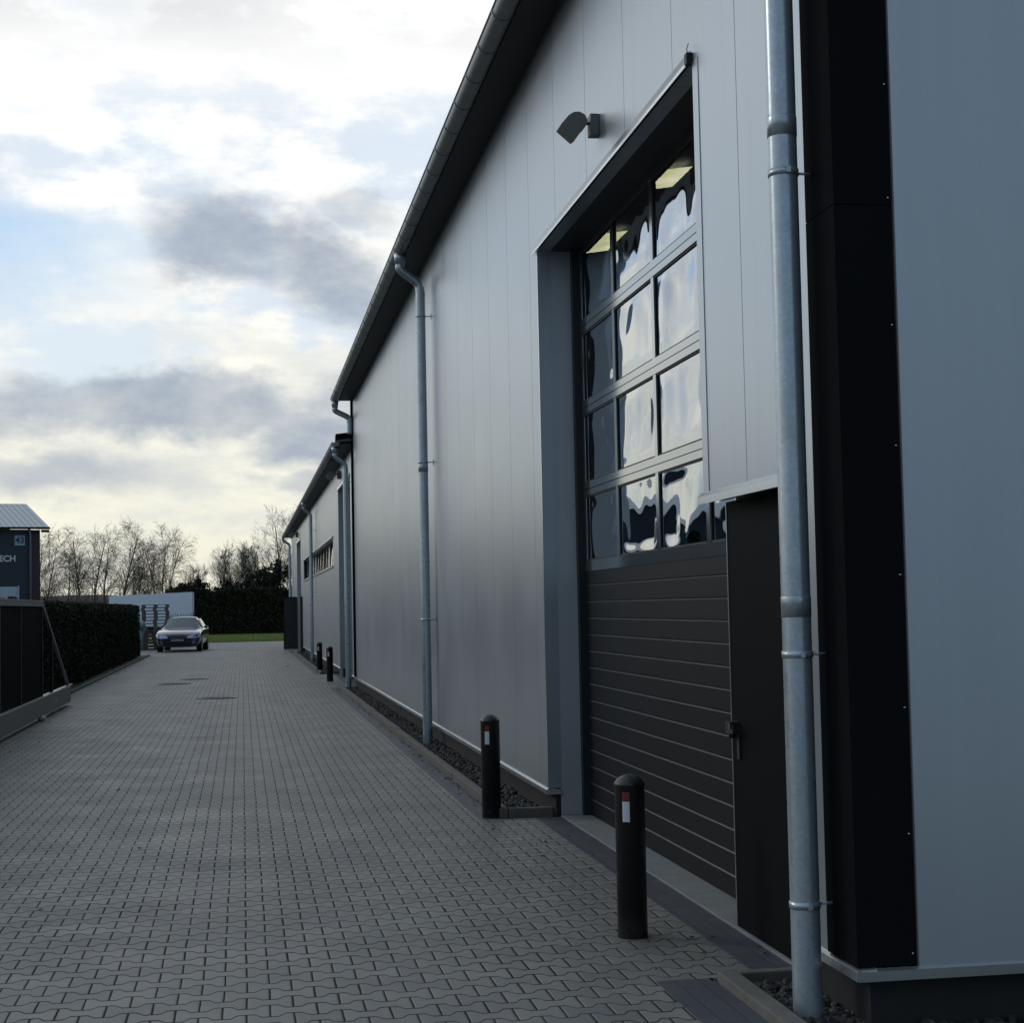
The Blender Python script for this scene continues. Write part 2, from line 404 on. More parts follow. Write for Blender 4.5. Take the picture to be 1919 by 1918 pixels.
M['rim'] = simple('wheel_rim', (.22, .22, .24), .35, .8)
M['head'] = simple('headlight_glass', (.34, .38, .46), .10, .3, 1.0)
M['grille'] = simple('black_grille', (.006, .006, .007), .3)
M['chrome'] = simple('chrome_trim', (.6, .6, .6), .15, 1)
M['iron'] = simple('cast_iron_cover', (.24, .24, .235), .7, .1, var=.3, vscale=12, bs=.5, bscale=30)

# ------------------------------------------------------------------ geometry helpers
class MB:
    def __init__(s): s.v = []; s.f = []; s.smooth = []
    def add(s, vs, fs, sm=False):
        o = len(s.v); s.v += [tuple(p) for p in vs]
        for q in fs: s.f.append(tuple(i+o for i in q)); s.smooth.append(sm)
        return s
    def box(s, x0, x1, y0, y1, z0, z1):
        v = [(x0,y0,z0),(x1,y0,z0),(x1,y1,z0),(x0,y1,z0),(x0,y0,z1),(x1,y0,z1),(x1,y1,z1),(x0,y1,z1)]
        return s.add(v, [(0,3,2,1),(4,5,6,7),(0,1,5,4),(1,2,6,5),(2,3,7,6),(3,0,4,7)])
    def prism(s, poly, axis, a, b, sm=False):
        """poly: 2-D points in the plane square to axis ('x': (y,z), 'y': (x,z), 'z': (x,y))"""
        k = len(poly)
        def P3(p, t):
            return (t, p[0], p[1]) if axis == 'x' else (p[0], t, p[1]) if axis == 'y' else (p[0], p[1], t)
        v = [P3(p, a) for p in poly]+[P3(p, b) for p in poly]
        f = [tuple(range(k)), tuple(range(2*k-1, k-1, -1))]
        s.add(v, f)
        o = len(s.v)-2*k
        for i in range(k):
            j = (i+1) % k
            s.f.append((o+i, o+k+i, o+k+j, o+j)); s.smooth.append(sm)
        return s
    def tube(s, pts, rad, seg=12, caps=True, sm=True):
        pts = [Vector(p) for p in pts]
        if not hasattr(rad, '__len__'): rad = [rad]*len(pts)
        o = len(s.v); ref = None
        for i, p in enumerate(pts):
            d = (pts[min(i+1, len(pts)-1)]-pts[max(i-1, 0)]).normalized()
            if ref is None: ref = Vector((1, 0, 0)) if abs(d.x) < .8 else Vector((0, 1, 0))
            a = d.cross(ref).normalized(); bb = d.cross(a).normalized(); ref = -bb if False else ref
            for q in range(seg):
                t = 2*math.pi*q/seg
                s.v.append(tuple(p+(a*math.cos(t)+bb*math.sin(t))*rad[i]))
        for i in range(len(pts)-1):
            for q in range(seg):
                q2 = (q+1) % seg
                s.f.append((o+i*seg+q, o+i*seg+q2, o+(i+1)*seg+q2, o+(i+1)*seg+q)); s.smooth.append(sm)
        if caps:
            s.f.append(tuple(o+q for q in range(seg-1, -1, -1))); s.smooth.append(False)
            e = o+(len(pts)-1)*seg
            s.f.append(tuple(e+q for q in range(seg))); s.smooth.append(False)
        return s
    def lathe(s, cx, cy, prof, seg=32):
        o = len(s.v)
        for r_, z_ in prof:
            for q in range(seg):
                t = 2*math.pi*q/seg; s.v.append((cx+r_*math.cos(t), cy+r_*math.sin(t), z_))
        for i in range(len(prof)-1):
            for q in range(seg):
                q2 = (q+1) % seg
                s.f.append((o+i*seg+q, o+i*seg+q2, o+(i+1)*seg+q2, o+(i+1)*seg+q)); s.smooth.append(True)
        s.f.append(tuple(o+q for q in range(seg-1, -1, -1))); s.smooth.append(False)
        e = o+(len(prof)-1)*seg
        s.f.append(tuple(e+q for q in range(seg))); s.smooth.append(False)
        return s
    def build(s, name, ma, parent=None, bevel=0, fix=True):
        me = bpy.data.meshes.new(name); me.from_pydata(s.v, [], s.f)
        me.polygons.foreach_set('use_smooth', s.smooth)
        if fix:
            bm = bmesh.new(); bm.from_mesh(me); bmesh.ops.recalc_face_normals(bm, faces=bm.faces); bm.to_mesh(me); bm.free()
        me.materials.append(M[ma] if isinstance(ma, str) else ma)
        o = bpy.data.objects.new(name, me); COL.objects.link(o)
        if parent:
            o.parent = parent
            base = parent
            off = Vector((0, 0, 0))
            while base is not None: off += base.location; base = base.parent
            me.transform(Matrix.Translation(-off))
        if bevel:
            bv = o.modifiers.new('bevel', 'BEVEL'); bv.width = bevel; bv.segments = 2; bv.limit_method = 'ANGLE'
        return o
def B(*a): return MB().box(*a)
def tag(o, label=None, cat=None, group=None, kind=None):
    if label: o['label'] = label
    if cat: o['category'] = cat
    if group: o['group'] = group
    if kind: o['kind'] = kind
    return o
def thing(name, loc, label, cat, group=None):
    o = bpy.data.objects.new(name, None); o.location = loc; o.empty_display_size = .2
    COL.objects.link(o); return tag(o, label, cat, group)
def copy_tree(o, parent=None):
    c_ = o.copy(); COL.objects.link(c_); c_.parent = parent
    for ch in o.children: copy_tree(ch, c_)
    return c_
def smooth_path(pts, k=6):
    """Catmull-Rom through the points"""
    P4 = [Vector(p) for p in pts]; P4 = [2*P4[0]-P4[1]]+P4+[2*P4[-1]-P4[-2]]; out = []
    for i in range(1, len(P4)-2):
        a, b_, c_, d = P4[i-1:i+3]
        for j in range(k):
            t = j/k
            out.append(.5*((2*b_)+(c_-a)*t+(2*a-5*b_+4*c_-d)*t*t+(3*b_-3*c_+d-a)*t**3))
    out.append(P4[-2]); return out

# ================================================================== SETTING
def sheet(name, x0, x1, y0, y1, z, ma, kind='structure', nx=1, ny=1):
    mb = MB()
    for i in range(nx):
        for j in range(ny):
            xa, xb = x0+(x1-x0)*i/nx, x0+(x1-x0)*(i+1)/nx; ya, yb = y0+(y1-y0)*j/ny, y0+(y1-y0)*(j+1)/ny
            mb.add([(xa,ya,z),(xb,ya,z),(xb,yb,z),(xa,yb,z)], [(0,1,2,3)])
    o = mb.build(name, ma, fix=False); tag(o, kind=kind); return o
tag(sheet('ground', -900, 900, -60, 1400, -.06, 'soil'), 'dark earth ground around the yard', 'ground')
# paved drive: one sheet, notched round the gravel beds
KX = 1.955                     # outer face of the kerb along the wall
drive = MB()
def q(x0, x1, y0, y1, z=0.): drive.add([(x0,y0,z),(x1,y0,z),(x1,y1,z),(x0,y1,z)], [(0,1,2,3)])
q(-3.52, 1.76, -12, 7.23); q(-3.52, 2.225, 7.23, 12.93); q(-3.52, 1.79, 12.93, 35.6)
q(-3.52, 2.225, 35.6, 43.0); q(-3.52, 1.80, 43.0, 90.5)
q(-9, -3.52, 66.6, 90.5); q(1.80, 2.4, 66.9, 90.5); q(-9, -3.52, -12, 8)
o = drive.build('pavement', 'paver', fix=False); tag(o, 'grey interlocking paving of the long driveway', 'pavement', kind='structure')
sb = MB()
def q2(x0, x1, y0, y1, z=0.): sb.add([(x0,y0,z),(x1,y0,z),(x1,y1,z),(x0,y1,z)], [(0,1,2,3)])
q2(1.76, KX+.06, -12, 7.23); q2(2.225, 2.43, 7.23, 12.93); q2(1.79, KX, 12.93, 35.6); q2(2.225, 2.43, 35.6, 43.0); q2(1.80, 1.93, 43.0, 66.9)
q2(2.0, 2.9, 7.18, 7.23)
tag(sb.build('paving_border', 'sett', fix=False), 'dark blue-grey setts edging the drive', 'paving', kind='structure')
# joints of soil beside the hedge
tag(sheet('hedge_bed', -6.5, -3.66, 8, 66.5, -.02, 'soil'), kind='structure')
tag(sheet('lawn_ground', -30, 30, 90.6, 122, -.03, 'lawn'), kind='structure')
# lawn blades
random.seed(3)
mb = MB()
for i in range(26000):
    x = random.uniform(-5.5, 5.5); y = 90.6+31*random.random()**1.5; h = random.uniform(.03, .075); a = random.uniform(0, 3.14); w = .012
    dxx, dyy = math.cos(a)*w, math.sin(a)*w; lx, ly = random.uniform(-.03, .03), random.uniform(-.03, .03)
    mb.add([(x-dxx, y-dyy, -.03), (x+dxx, y+dyy, -.03), (x+lx, y+ly, h)], [(0, 1, 2)])
tag(mb.build('grass', 'lawn', fix=False), 'bright green lawn at the far end of the drive', 'grass', kind='stuff')
# kerbs
def kerb_run(pieces, name='kerb'):
    mb = MB()
    for (x0, x1, y0, y1, z) in pieces: mb.box(x0, x1, y0, y1, -.2, z)
    o = mb.build(name, 'concrete', bevel=.008); return tag(o, 'pale concrete kerb stones', 'kerb', kind='structure')
random.seed(5)
pk = []
y = 13.02
while y < 35.5:
    e = min(y+1.0, 35.55); pk.append((KX+random.uniform(-.003, .003), KX+.075, y+.003, e-.003, .072+random.uniform(-.004, .004))); y += 1.0
pk.append((KX+.08, 2.385, 13.02, 13.085, .068))
y = 43.1
while y < 66.5:
    e = min(y+1.0, 66.6); pk.append((1.93, 2.0, y+.003, e-.003, .07)); y += 1
pk.append((2.005, 2.385, 43.1, 43.165, .066))
kerb_run(pk)
kerb_run([(KX+.06+random.uniform(0,.002), KX+.15, yy+.003, yy+.997, .045) for yy in (.16, 1.16, 2.16, 3.16, 4.16, 5.16, 6.16)] + [(2.11, 2.70, 7.165, 7.225, .03)], 'kerb_near')
kerb_run([(2.12, 9, 5.55, 5.62, .03)], 'kerb_front')
kerb_run([(-3.66, -3.58, yy+.003, yy+.997, .03+random.uniform(-.006, .006)) for yy in [31.6+k for k in range(35)]], 'kerb_hedge')
# gravel beds + stones
gb = MB()
for a in ((2.105, 2.42, -3, 7.16), (2.42, 9, 5.62, 6.32), (KX+.07, 2.42, 13.06, 35.55), (2.0, 2.42, 43.15, 66.6)):
    gb.add([(a[0],a[2],-.035),(a[1],a[2],-.035),(a[1],a[3],-.035),(a[0],a[3],-.035)], [(0,1,2,3)])
tag(gb.build('gravel_bed', 'gravel_bed', fix=False), kind='structure')
ico_v, ico_f = [], []
bm = bmesh.new(); bmesh.ops.create_icosphere(bm, subdivisions=1, radius=1.0)
ico_v = [v.co.copy() for v in bm.verts]; ico_f = [tuple(v.index for v in f.verts) for f in bm.faces]; bm.free()
random.seed(11)
mb = MB()
def stone(x, y, z, r):
    s1, s2, s3 = r*random.uniform(.7, 1.3), r*random.uniform(.7, 1.3), r*random.uniform(.5, .9)
    rot = Matrix.Rotation(random.uniform(0, 6.28), 3, 'Z') @ Matrix.Rotation(random.uniform(-.6, .6), 3, 'X')
    vs = []
    for v in ico_v:
        k = 1+random.uniform(-.22, .22)
        vs.append(rot @ Vector((v.x*s1*k, v.y*s2*k, v.z*s3*k))+Vector((x, y, z)))
    mb.add(vs, ico_f)
for i in range(900): stone(random.uniform(2.13, 2.40), random.uniform(5.7, 7.14), -.03+random.uniform(0, .02), random.uniform(.010, .028))
for i in range(1300): stone(random.uniform(2.2, 4.3), random.uniform(5.66, 6.30), -.03+random.uniform(0, .02), random.uniform(.010, .030))
for i in range(3800): stone(random.uniform(2.05, 2.39), 13.1+22.3*random.random()**1.5, -.03+random.uniform(0, .02), random.uniform(.012, .030))
for i in range(1100): stone(random.uniform(2.02, 2.39), random.uniform(43.2, 66.4), -.03+random.uniform(0, .02), random.uniform(.015, .035))
tag(mb.build('gravel', 'stone', fix=False), 'dark gravel stones along the foot of the hall', 'gravel', kind='stuff')

# ================================================================== NEAR HALL
XW = 2.34; Y0 = 6.27; Y1 = 35.37; ZT = 6.06; ZB = .22
hall = thing('industrial_hall', (XW, Y0, 0), 'tall near silver-panelled hall with a big glazed sectional door', 'building')
# --- wall panels
OP = (8.30, 12.95, 4.45)      # main opening y0,y1,top
SD = (7.02, 8.30, 2.165)      # side door opening
mb = MB(); T = .10
def panel(y0, y1, z0, z1, x=XW): mb.box(x, x+T, y0+.0035, y1-.0035, z0, z1)
seams = sorted([8.71+1.153*k for k in range(-1, 24)])
seams = [s_ for s_ in seams if Y0+.35 < s_ < Y1-.1]
bounds = [Y0+.33]+seams+[Y1-.10]
for a, b_ in zip(bounds[:-1], bounds[1:]):
    cuts = sorted({a, b_, *[c_ for c_ in (SD[0], OP[0], OP[1]) if a < c_ < b_]})
    for p0, p1 in zip(cuts[:-1], cuts[1:]):
        mid = (p0+p1)/2
        zb = OP[2] if OP[0] < mid < OP[1] else SD[2] if SD[0] < mid < SD[1] else ZB
        e0 = p0 if p0 == a else p0-.0035; e1 = p1 if p1 == b_ else p1+.0035
        panel(e0, e1, zb, ZT)
# thin liner behind the joints
for (a, b_, z0) in ((Y0+.33, SD[0], ZB), (SD[0], OP[0], SD[2]+.01), (OP[0], OP[1], OP[2]+.01), (OP[1], Y1-.1, ZB)):
    mb.box(XW+.02, XW+.095, a+.01, b_-.01, z0+.01, ZT-.01)
mb.build('wall', 'silver', hall)
# front face
mb = MB(); mb.box(2.575, 18, Y0-.012, Y0+.09, ZB+.0, 8.5); fw = mb.build('front_wall', 'silver_dull', hall)
# dark corner cladding: cassettes with screws
mb = MB()
zs = [.222, 3.212, 6.2]
for a, b_ in zip(zs[:-1], zs[1:]):
    mb.box(XW-.012, 2.566, Y0, Y0+.05, a+.002, b_-.002)
    mb.box(XW-.012, XW+.04, Y0+.05, Y0+.335, a+.002, b_-.002)
cc_ = mb.build('corner_cladding', 'dark_metal', hall)
for z in (3.7, 3.24, 2.73, 2.25, 1.74, 1.22, .73, .27):
    mb = MB(); mb.lathe(2.552, Y0-.004, [(.004, z-.003), (.005, z), (.004, z+.003)], 8); mb.build('screw', 'trim', cc_)
# plinth
mb = MB(); mb.box(XW+.055, XW+.2, Y0+.05, SD[0], -.3, ZB-.02); mb.box(XW+.2, 18, Y0+.05, Y0+.2, -.3, ZB-.02)
mb.box(XW+.055, XW+.2, OP[1]+.0, Y1-.05, -.3, ZB-.02)
mb.build('plinth', 'plinth', hall)
# base flashing, an angle with a bright upper face
mb = MB()
prof = lambda s: [(XW+.06, ZB+.004), (XW+.0, ZB+.0), (XW-.022, ZB-.010), (XW-.022, ZB-.045), (XW-.016, ZB-.045), (XW-.016, ZB-.016), (XW+.06, ZB-.006)]
mb.prism(prof(0), 'y', OP[1]+.0, Y1)
mb.prism(prof(0), 'y', Y0-.022, SD[0]-.01)
mb.prism([(OP[1]-.045 if False else 12.93-.0, ZB-.045), (12.93, ZB-.006), (12.936, ZB-.006), (12.936, ZB-.045)], 'x', XW-.022, XW+.10)
mb.box(XW-.018, 18, Y0-.030, Y0-.024, ZB-.045, ZB-.006); mb.add([(XW-.018, Y0-.030, ZB-.0065), (18, Y0-.030, ZB-.0065), (18, Y0-.008, ZB+.002), (XW-.0, Y0-.008, ZB+.002)], [(0, 1, 2, 3)])
mb.build('base_flashing', 'trim', hall)
# opening: jambs, soffit
mb = MB()
mb.box(XW+.004, 2.66, 12.952, 13.05, ZB+.0, OP[2]+.02); mb.box(XW+.095, 2.66, 12.948, 13.05, -.02, ZB+.0)
mb.build('door_jamb', 'silver_dull', hall)
mb = MB(); mb.box(XW+.004, 2.75, OP[0], 12.95, OP[2]+.001, OP[2]+.08)
mb.build('lintel_soffit', 'soffit', hall)
B(XW-.004, XW-.001, 12.953, 12.975, ZB+.005, OP[2]).build('jamb_trim', 'trim', hall)   # bright edge of the far jamb
mb = MB()
mb.box(XW-.004, XW-.001, 8.20, 8.298, SD[2]+.005, OP[2]-.002)             # angle on the near jamb
mb.box(XW-.0, XW+.10, 8.292, 8.2965, SD[2]+.005, OP[2]-.002)
mb.build('jamb_trim', 'silver', hall)
mb = MB(); pr = [(XW-.003, OP[2]+.075), (XW-.006, OP[2]+.075), (XW-.028, OP[2]+.010), (XW-.028, OP[2]-.010), (XW-.024, OP[2]-.010), (XW-.020, OP[2]+.006)]
mb.prism(pr, 'y', 8.34, 13.07)
lf = mb.build('lintel_flashing', 'trim', hall)
mb = MB(); mb.box(XW-.034, XW+.0, 8.295, 8.34, OP[2]-.008, OP[2]+.05)
mb.tube([(XW-.022, 8.315, OP[2]+.05), (XW-.03, 8.30, OP[2]+.07), (XW-.02, 8.30, OP[2]+.10)], .0025, 5)
mb.build('end_cap', 'black_rubber', lf)
mb = MB(); pr = [(XW-.003, SD[2]+.042), (XW-.006, SD[2]+.042), (XW-.028, SD[2]+.018), (XW-.028, SD[2]-.020), (XW-.024, SD[2]-.020), (XW-.020, SD[2]+.012)]
mb.prism(pr, 'y', 6.95, 8.335)
mb.build('side_door_flashing', 'trim', hall)
# side door leaf
mb = MB(); mb.box(2.45, 2.50, 7.05, 8.285, -.01, 2.155); leaf = mb.build('side_door', 'leaf', hall)
mb = MB(); mb.box(2.446, 2.4495, 8.277, 8.286, .0, 2.15); mb.build('edge_strip', 'alu_bright', leaf)
mb = MB(); mb.lathe(2.415, 8.17, [(.018, .965), (.018, 1.035)], 12)
mb.box(2.40, 2.45, 8.155, 8.235, .985, 1.045); mb.box(2.395, 2.41, 8.095, 8.175, .99, 1.01); mb.box(2.437, 2.4495, 8.13, 8.17, .86, 1.02)
mb.build('door_handle', 'black_rubber', leaf)
mb = MB(); mb.box(2.50, 2.80, 7.0, 8.28, -.05, 2.3); mb.box(2.36, 2.50, 6.95, 7.04, -.05, 2.16)
mb.build('side_door_frame', 'inner', hall)
# threshold
mb = MB(); mb.box(2.43, 2.78, 7.05, 12.94, -.1, .012)
tag(mb.build('threshold', 'threshold', hall, bevel=.004))
# --- sectional door
XD = 2.655
sdoor = bpy.data.objects.new('sectional_door', None); sdoor.location = (XD-XW, 0, 0); COL.objects.link(sdoor); sdoor.parent = hall
SH = .638
mb = MB()
YA, YB = 8.30, 12.86
ribs = MB()
for k in range(3):                      # solid sections with five beads each
    z0 = k*SH+.015
    for j in range(5):
        za, zb = z0+j*SH/5, z0+(j+1)*SH/5
        g = .010
        mb.prism([(XD, za+.002), (XD, zb-g), (XD+.010, zb-.003), (XD+.010, zb), (XD+.04, zb), (XD+.04, za), (XD+.010, za), (XD+.006, za+.001)], 'y', YA, YB)
mb.build('solid_section', 'door_panel', sdoor)
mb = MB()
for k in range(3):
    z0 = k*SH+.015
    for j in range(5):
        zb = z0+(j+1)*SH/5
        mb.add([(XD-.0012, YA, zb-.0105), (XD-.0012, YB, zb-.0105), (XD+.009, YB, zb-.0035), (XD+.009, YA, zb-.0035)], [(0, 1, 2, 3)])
mb.build('bead_highlight', 'rib_highlight', sdoor)  # pale strips paint the highlight along each bead's upward bevel
mulls = [YA-.04, 9.345, 10.525, 11.70, YB-.04]
rail = MB(); frames = MB(); pid = 0
for k in range(3, 7):
    z0 = k*SH-.012; z1 = z0+SH
    lo = z0+(.085 if k == 3 else .052); hi = z1-.050
    rail.box(XD-.004, XD+.035, YA, YB, z0+.003, lo); rail.box(XD-.004, XD+.035, YA, YB, hi, z1-.003)
    for mY in mulls: rail.box(XD-.001, XD+.033, mY-.035, mY+.035, lo+.0005, hi-.0005)
    for a, b_ in zip(mulls[:-1], mulls[1:]):
        ya, yb = a+.0355, b_-.0355
        frames.box(XD+.004, XD+.012, ya, yb, lo+.0005, lo+.012); frames.box(XD+.004, XD+.012, ya, yb, hi-.012, hi-.0005)
        frames.box(XD+.0045, XD+.012, ya, ya+.010, lo+.012, hi-.012); frames.box(XD+.0045, XD+.012, yb-.010, yb, lo+.012, hi-.012)
        pm = MB(); NY, NZ = 44, 26; vs = []; sd0 = k*7.3+ya*3.1
        for i in range(NY+1):
            for j in range(NZ+1):
                fy, fz = i/NY, j/NZ; yy_ = ya+(yb-ya)*fy; zz_ = lo+(hi-lo)*fz
                e_ = min(1, 6*min(fy, 1-fy))*min(1, 5*min(fz, 1-fz)); e_ = e_*e_*(3-2*e_)
                d_ = noise.noise(Vector((yy_*1.7, zz_*2.4, sd0)))*.017+noise.noise(Vector((yy_*4.2, zz_*4.6, sd0+9)))*.0055+(.004*math.cos((fz-.5)*6.283) if k > 3 else -.002*math.cos((fz-.5)*6.283))
                vs.append((XD+.014+d_*e_*(.78 if k > 3 else .95), yy_, zz_))
        pm.add(vs, [(i*(NZ+1)+j, i*(NZ+1)+j+1, (i+1)*(NZ+1)+j+1, (i+1)*(NZ+1)+j) for i in range(NY) for j in range(NZ)], True)
        pm.build('window_pane', 'pane', sdoor, fix=False)
rail.build('window_rail', 'door_rail', sdoor)
frames.build('pane_gasket', 'black_rubber', sdoor)
mb = MB(); mb.box(2.60, 2.70, 12.862, 12.946, .0, 4.44); mb.build('door_guide', 'black_rubber', sdoor)
# inside
mb = MB()
ip = [(2.76, -.02), (17.85, -.02), (17.85, 8.25), (2.76, 6.16)]
mb.prism(ip, 'y', Y0+.3, Y0+.35); mb.prism(ip, 'y', Y1-.3, Y1-.25); mb.box(17.8, 17.85, Y0+.3, Y1-.3, 0, 8.2)
mb.box(2.8, 17.8, Y0+.3, Y1-.3, -.04, -.02); mb.box(2.72, 2.76, 13.06, Y1-.3, 0, 6.3); mb.box(2.72, 2.76, Y0+.3, 8.28, 2.2, 6.3)
mb.build('inner_wall', 'inner', hall)
# roof + skylights, gutter, soffit
def roofz(x): return 6.13+.14*(x-1.98)
mb = MB(); mb.prism([(1.975, 6.10), (1.975, 6.135), (18.2, roofz(18.2)+.12), (18.2, roofz(18.2)-.05), (2.5, 6.115)], 'y', Y0-.5, Y1+.06)
roof = mb.build('roof', 'roof', hall)
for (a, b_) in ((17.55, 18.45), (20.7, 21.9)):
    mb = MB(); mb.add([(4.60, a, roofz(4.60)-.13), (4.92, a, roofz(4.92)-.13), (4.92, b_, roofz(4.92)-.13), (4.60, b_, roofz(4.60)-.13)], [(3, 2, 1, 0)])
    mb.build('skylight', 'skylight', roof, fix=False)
mb = MB(); mb.box(2.05, XW+.06, Y0-.5, Y1+.02, 6.045, 6.08); mb.box(2.045, 2.065, Y0-.5, Y1+.02, 6.035, 6.11)
mb.build('soffit', 'soffit', hall)
mb = MB(); mb.prism([(2.10, 6.05), (2.34, 6.05), (2.34, 6.16), (2.10, 6.10)], 'y', Y1+.03, Y1+.045); mb.build('eave_end_cap', 'silver_dull', hall)
def gutter(parent, x_out, z, rad, y0, y1, step, side_bead=True):
    mb = MB(); cx = x_out+rad; pts = []
    for i in range(13):
        t = math.pi*i/12; pts.append((cx-rad*math.cos(t), z-rad*math.sin(t)))
    inner = [(cx-(rad-.004)*math.cos(math.pi*i/12), z-(rad-.004)*math.sin(math.pi*i/12)) for i in range(12, -1, -1)]
    poly = pts+inner
    k = len(poly); o = len(mb.v)
    for yy in (y0, y1): mb.v += [(p[0], yy, p[1]) for p in poly]
    for i in range(k):
        j = (i+1) % k; mb.f.append((o+i, o+j, o+k+j, o+k+i)); mb.smooth.append(True)
    for yy in (y0, y1): mb.prism(pts, 'y', yy-.003, yy+.003)
    mb.tube([(x_out, y0, z+.002), (x_out, y1, z+.002)], .0095, 8)
    g_ = mb.build('gutter', 'gutter', parent)
    yy = y0+.35
    while yy < y1-.1:
        mb = MB(); rr = rad+.006
        ring = [(cx-rr*math.cos(math.pi*i/12), z-rr*math.sin(math.pi*i/12)) for i in range(13)]
        rin = [(cx-(rad+.0005)*math.cos(math.pi*i/12), z-(rad+.0005)*math.sin(math.pi*i/12)) for i in range(12, -1, -1)]
        pp = ring+rin; kk = len(pp); oo = len(mb.v)
        for w in (yy-.013, yy+.013): mb.v += [(p[0], w, p[1]) for p in pp]
        for i in range(kk):
            j = (i+1) % kk; mb.f.append((oo+i, oo+j, oo+kk+j, oo+kk+i)); mb.smooth.append(False)
        for i in range(12):
            mb.f.append((oo+i, oo+i+1, oo+kk-2-i, oo+kk-1-i)); mb.smooth.append(False)
        yy += step
        mb.build('gutter_bracket', 'gutter', g_)
    return g_
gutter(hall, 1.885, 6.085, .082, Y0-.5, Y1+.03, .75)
# --- downpipes (each a part with brackets)
def downpipe(parent, y, ztop, xg, zg, brk, xw=XW, xp=2.212, rad=.059, zbot=-.03, sleeves=(), mat_='zinc', ybend=0.):
    mb = MB()
    pts = []
    path = [(xg, y+ybend, zg), (xg, y+ybend, zg-.12), (xg+.02, y+ybend*.8, zg-.2), (xp-.035, y+ybend*.2, ztop+.16), (xp, y, ztop+.05), (xp, y, ztop-.04)]
    pts = smooth_path(path, 6)+[Vector((xp, y, ztop-.12)), Vector((xp, y, ztop-.16))]+([Vector((xp, y, zbot+.01))] if zbot < ztop-.3 else [])+[Vector((xp, y, min(zbot, ztop-.2)))]
    mb.tube(pts, rad, 20)
    mb.tube([(xg, y+ybend, zg+.01), (xg, y+ybend, zg-.05), (xg, y+ybend, zg-.13)], [rad*1.35, rad*1.2, rad*1.03], 20)
    for s_ in sleeves: mb.tube([(xp, y, s_-.05), (xp, y, s_+.03), (xp, y, s_+.034)], [rad+.0018, rad+.0018, rad+.0005], 20)
    p_ = mb.build('downpipe', mat_, parent)
    for z in brk:
        mb = MB(); mb.tube([(xp, y, z-.014), (xp, y, z+.014)], rad+.004, 20)
        mb.tube([(xp+rad, y, z), (xw, y, z)], .006, 8); mb.box(xp-.008, xp+.008, y-rad-.016, y-rad+.002, z-.012, z+.012)
        mb.box(xw-.006, xw-.001, y-.02, y+.02, z-.035, z+.035)
        mb.build('pipe_bracket', mat_, p_)
    return p_
downpipe(hall, 6.53, 5.55, 1.968, 6.01, (3.40, 1.43, .43), sleeves=(3.60, 1.63))
downpipe(hall, 20.45, 5.50, 1.968, 6.01, (5.24, 3.43, 1.5), sleeves=(3.36,))
downpipe(hall, 35.25, 5.52, 1.968, 6.01, (), zbot=5.34, xp=2.27)
# far corner edge strip of the near hall
mb = MB(); mb.box(XW-.045, XW+.05, Y1-.095, Y1, ZB+.001, 6.04); mb.build('corner_trim', 'dark_metal', hall)
mb = MB(); mb.box(XW+.101, 18, Y1-.09, Y1-.01, 0, 6.1); mb.build('end_wall', 'silver_dull', hall)

# ================================================================== LOWER HALL
X2 = 2.345; L0, L1 = Y1+.02, 81.0; Z2 = 5.12
low = thing('low_hall', (X2, L0, 0), 'lower silver hall beyond, with a ribbon window and two door recesses', 'building')
OPA = (36.6, 41.15, 4.55); OPB = (68.2, 72.8, 4.48); WIN = (43.75, 65.0, 2.78, 3.50)
mb = MB()
ss = [L0+.02+1.153*k for k in range(40) if L0+.02+1.153*k < L1]+[L1]
for a, b_ in zip(ss[:-1], ss[1:]):
    cuts = sorted({a, b_, *[c_ for c_ in (OPA[0], OPA[1], OPB[0], OPB[1], WIN[0], WIN[1]) if a < c_ < b_]})
    for p0, p1 in zip(cuts[:-1], cuts[1:]):
        mid = (p0+p1)/2; g0 = .004 if p0 == a else 0; g1 = .004 if p1 == b_ else 0
        if OPA[0] < mid < OPA[1]: mb.box(X2, X2+.1, p0+g0, p1-g1, OPA[2], Z2)
        elif OPB[0] < mid < OPB[1]: mb.box(X2, X2+.1, p0+g0, p1-g1, OPB[2], Z2)
        elif WIN[0] < mid < WIN[1]:
            mb.box(X2, X2+.1, p0+g0, p1-g1, ZB, WIN[2]); mb.box(X2, X2+.1, p0+g0, p1-g1, WIN[3], Z2)
        else: mb.box(X2, X2+.1, p0+g0, p1-g1, ZB, Z2)
mb.build('wall', 'silver', low)
for (a, b_, zt) in (OPA, OPB):
    B(X2+.003, 2.67, b_+.002, b_+.1, 0, zt+.02).build('door_jamb', 'silver_dull', low)
    B(2.66, 2.70, a, b_, 0, zt).build('door_leaf', 'door_panel', low)
    B(X2+.004, 2.66, a, b_, zt+.001, zt+.06).build('lintel_soffit', 'soffit', low)
    B(X2-.03, X2-.002, a-.03, b_+.10, zt-.012, zt+.06).build('lintel_flashing', 'trim', low)
    B(X2-.006, X2-.001, b_+.003, b_+.05, ZB, zt).build('jamb_trim', 'trim', low)
win = bpy.data.objects.new('ribbon_window', None); COL.objects.link(win); win.parent = low
mb = MB(); mb.box(X2-.05, X2+.08, WIN[0]-.1, WIN[1]+.1, WIN[2]-.05, WIN[2]-.001); mb.build('window_sill', 'trim', win)
mb = MB(); mb.box(X2-.05, X2-.002, WIN[0]-.1, WIN[1]+.1, WIN[3]+.001, WIN[3]+.045); mb.build('window_flashing', 'trim', win)
mb = MB(); mb.box(X2+.10, X2+.16, WIN[0], WIN[1], WIN[2], WIN[2]+.05); mb.box(X2+.10, X2+.16, WIN[0], WIN[1], WIN[3]-.05, WIN[3])
nw = 12; wst = (WIN[1]-WIN[0])/nw
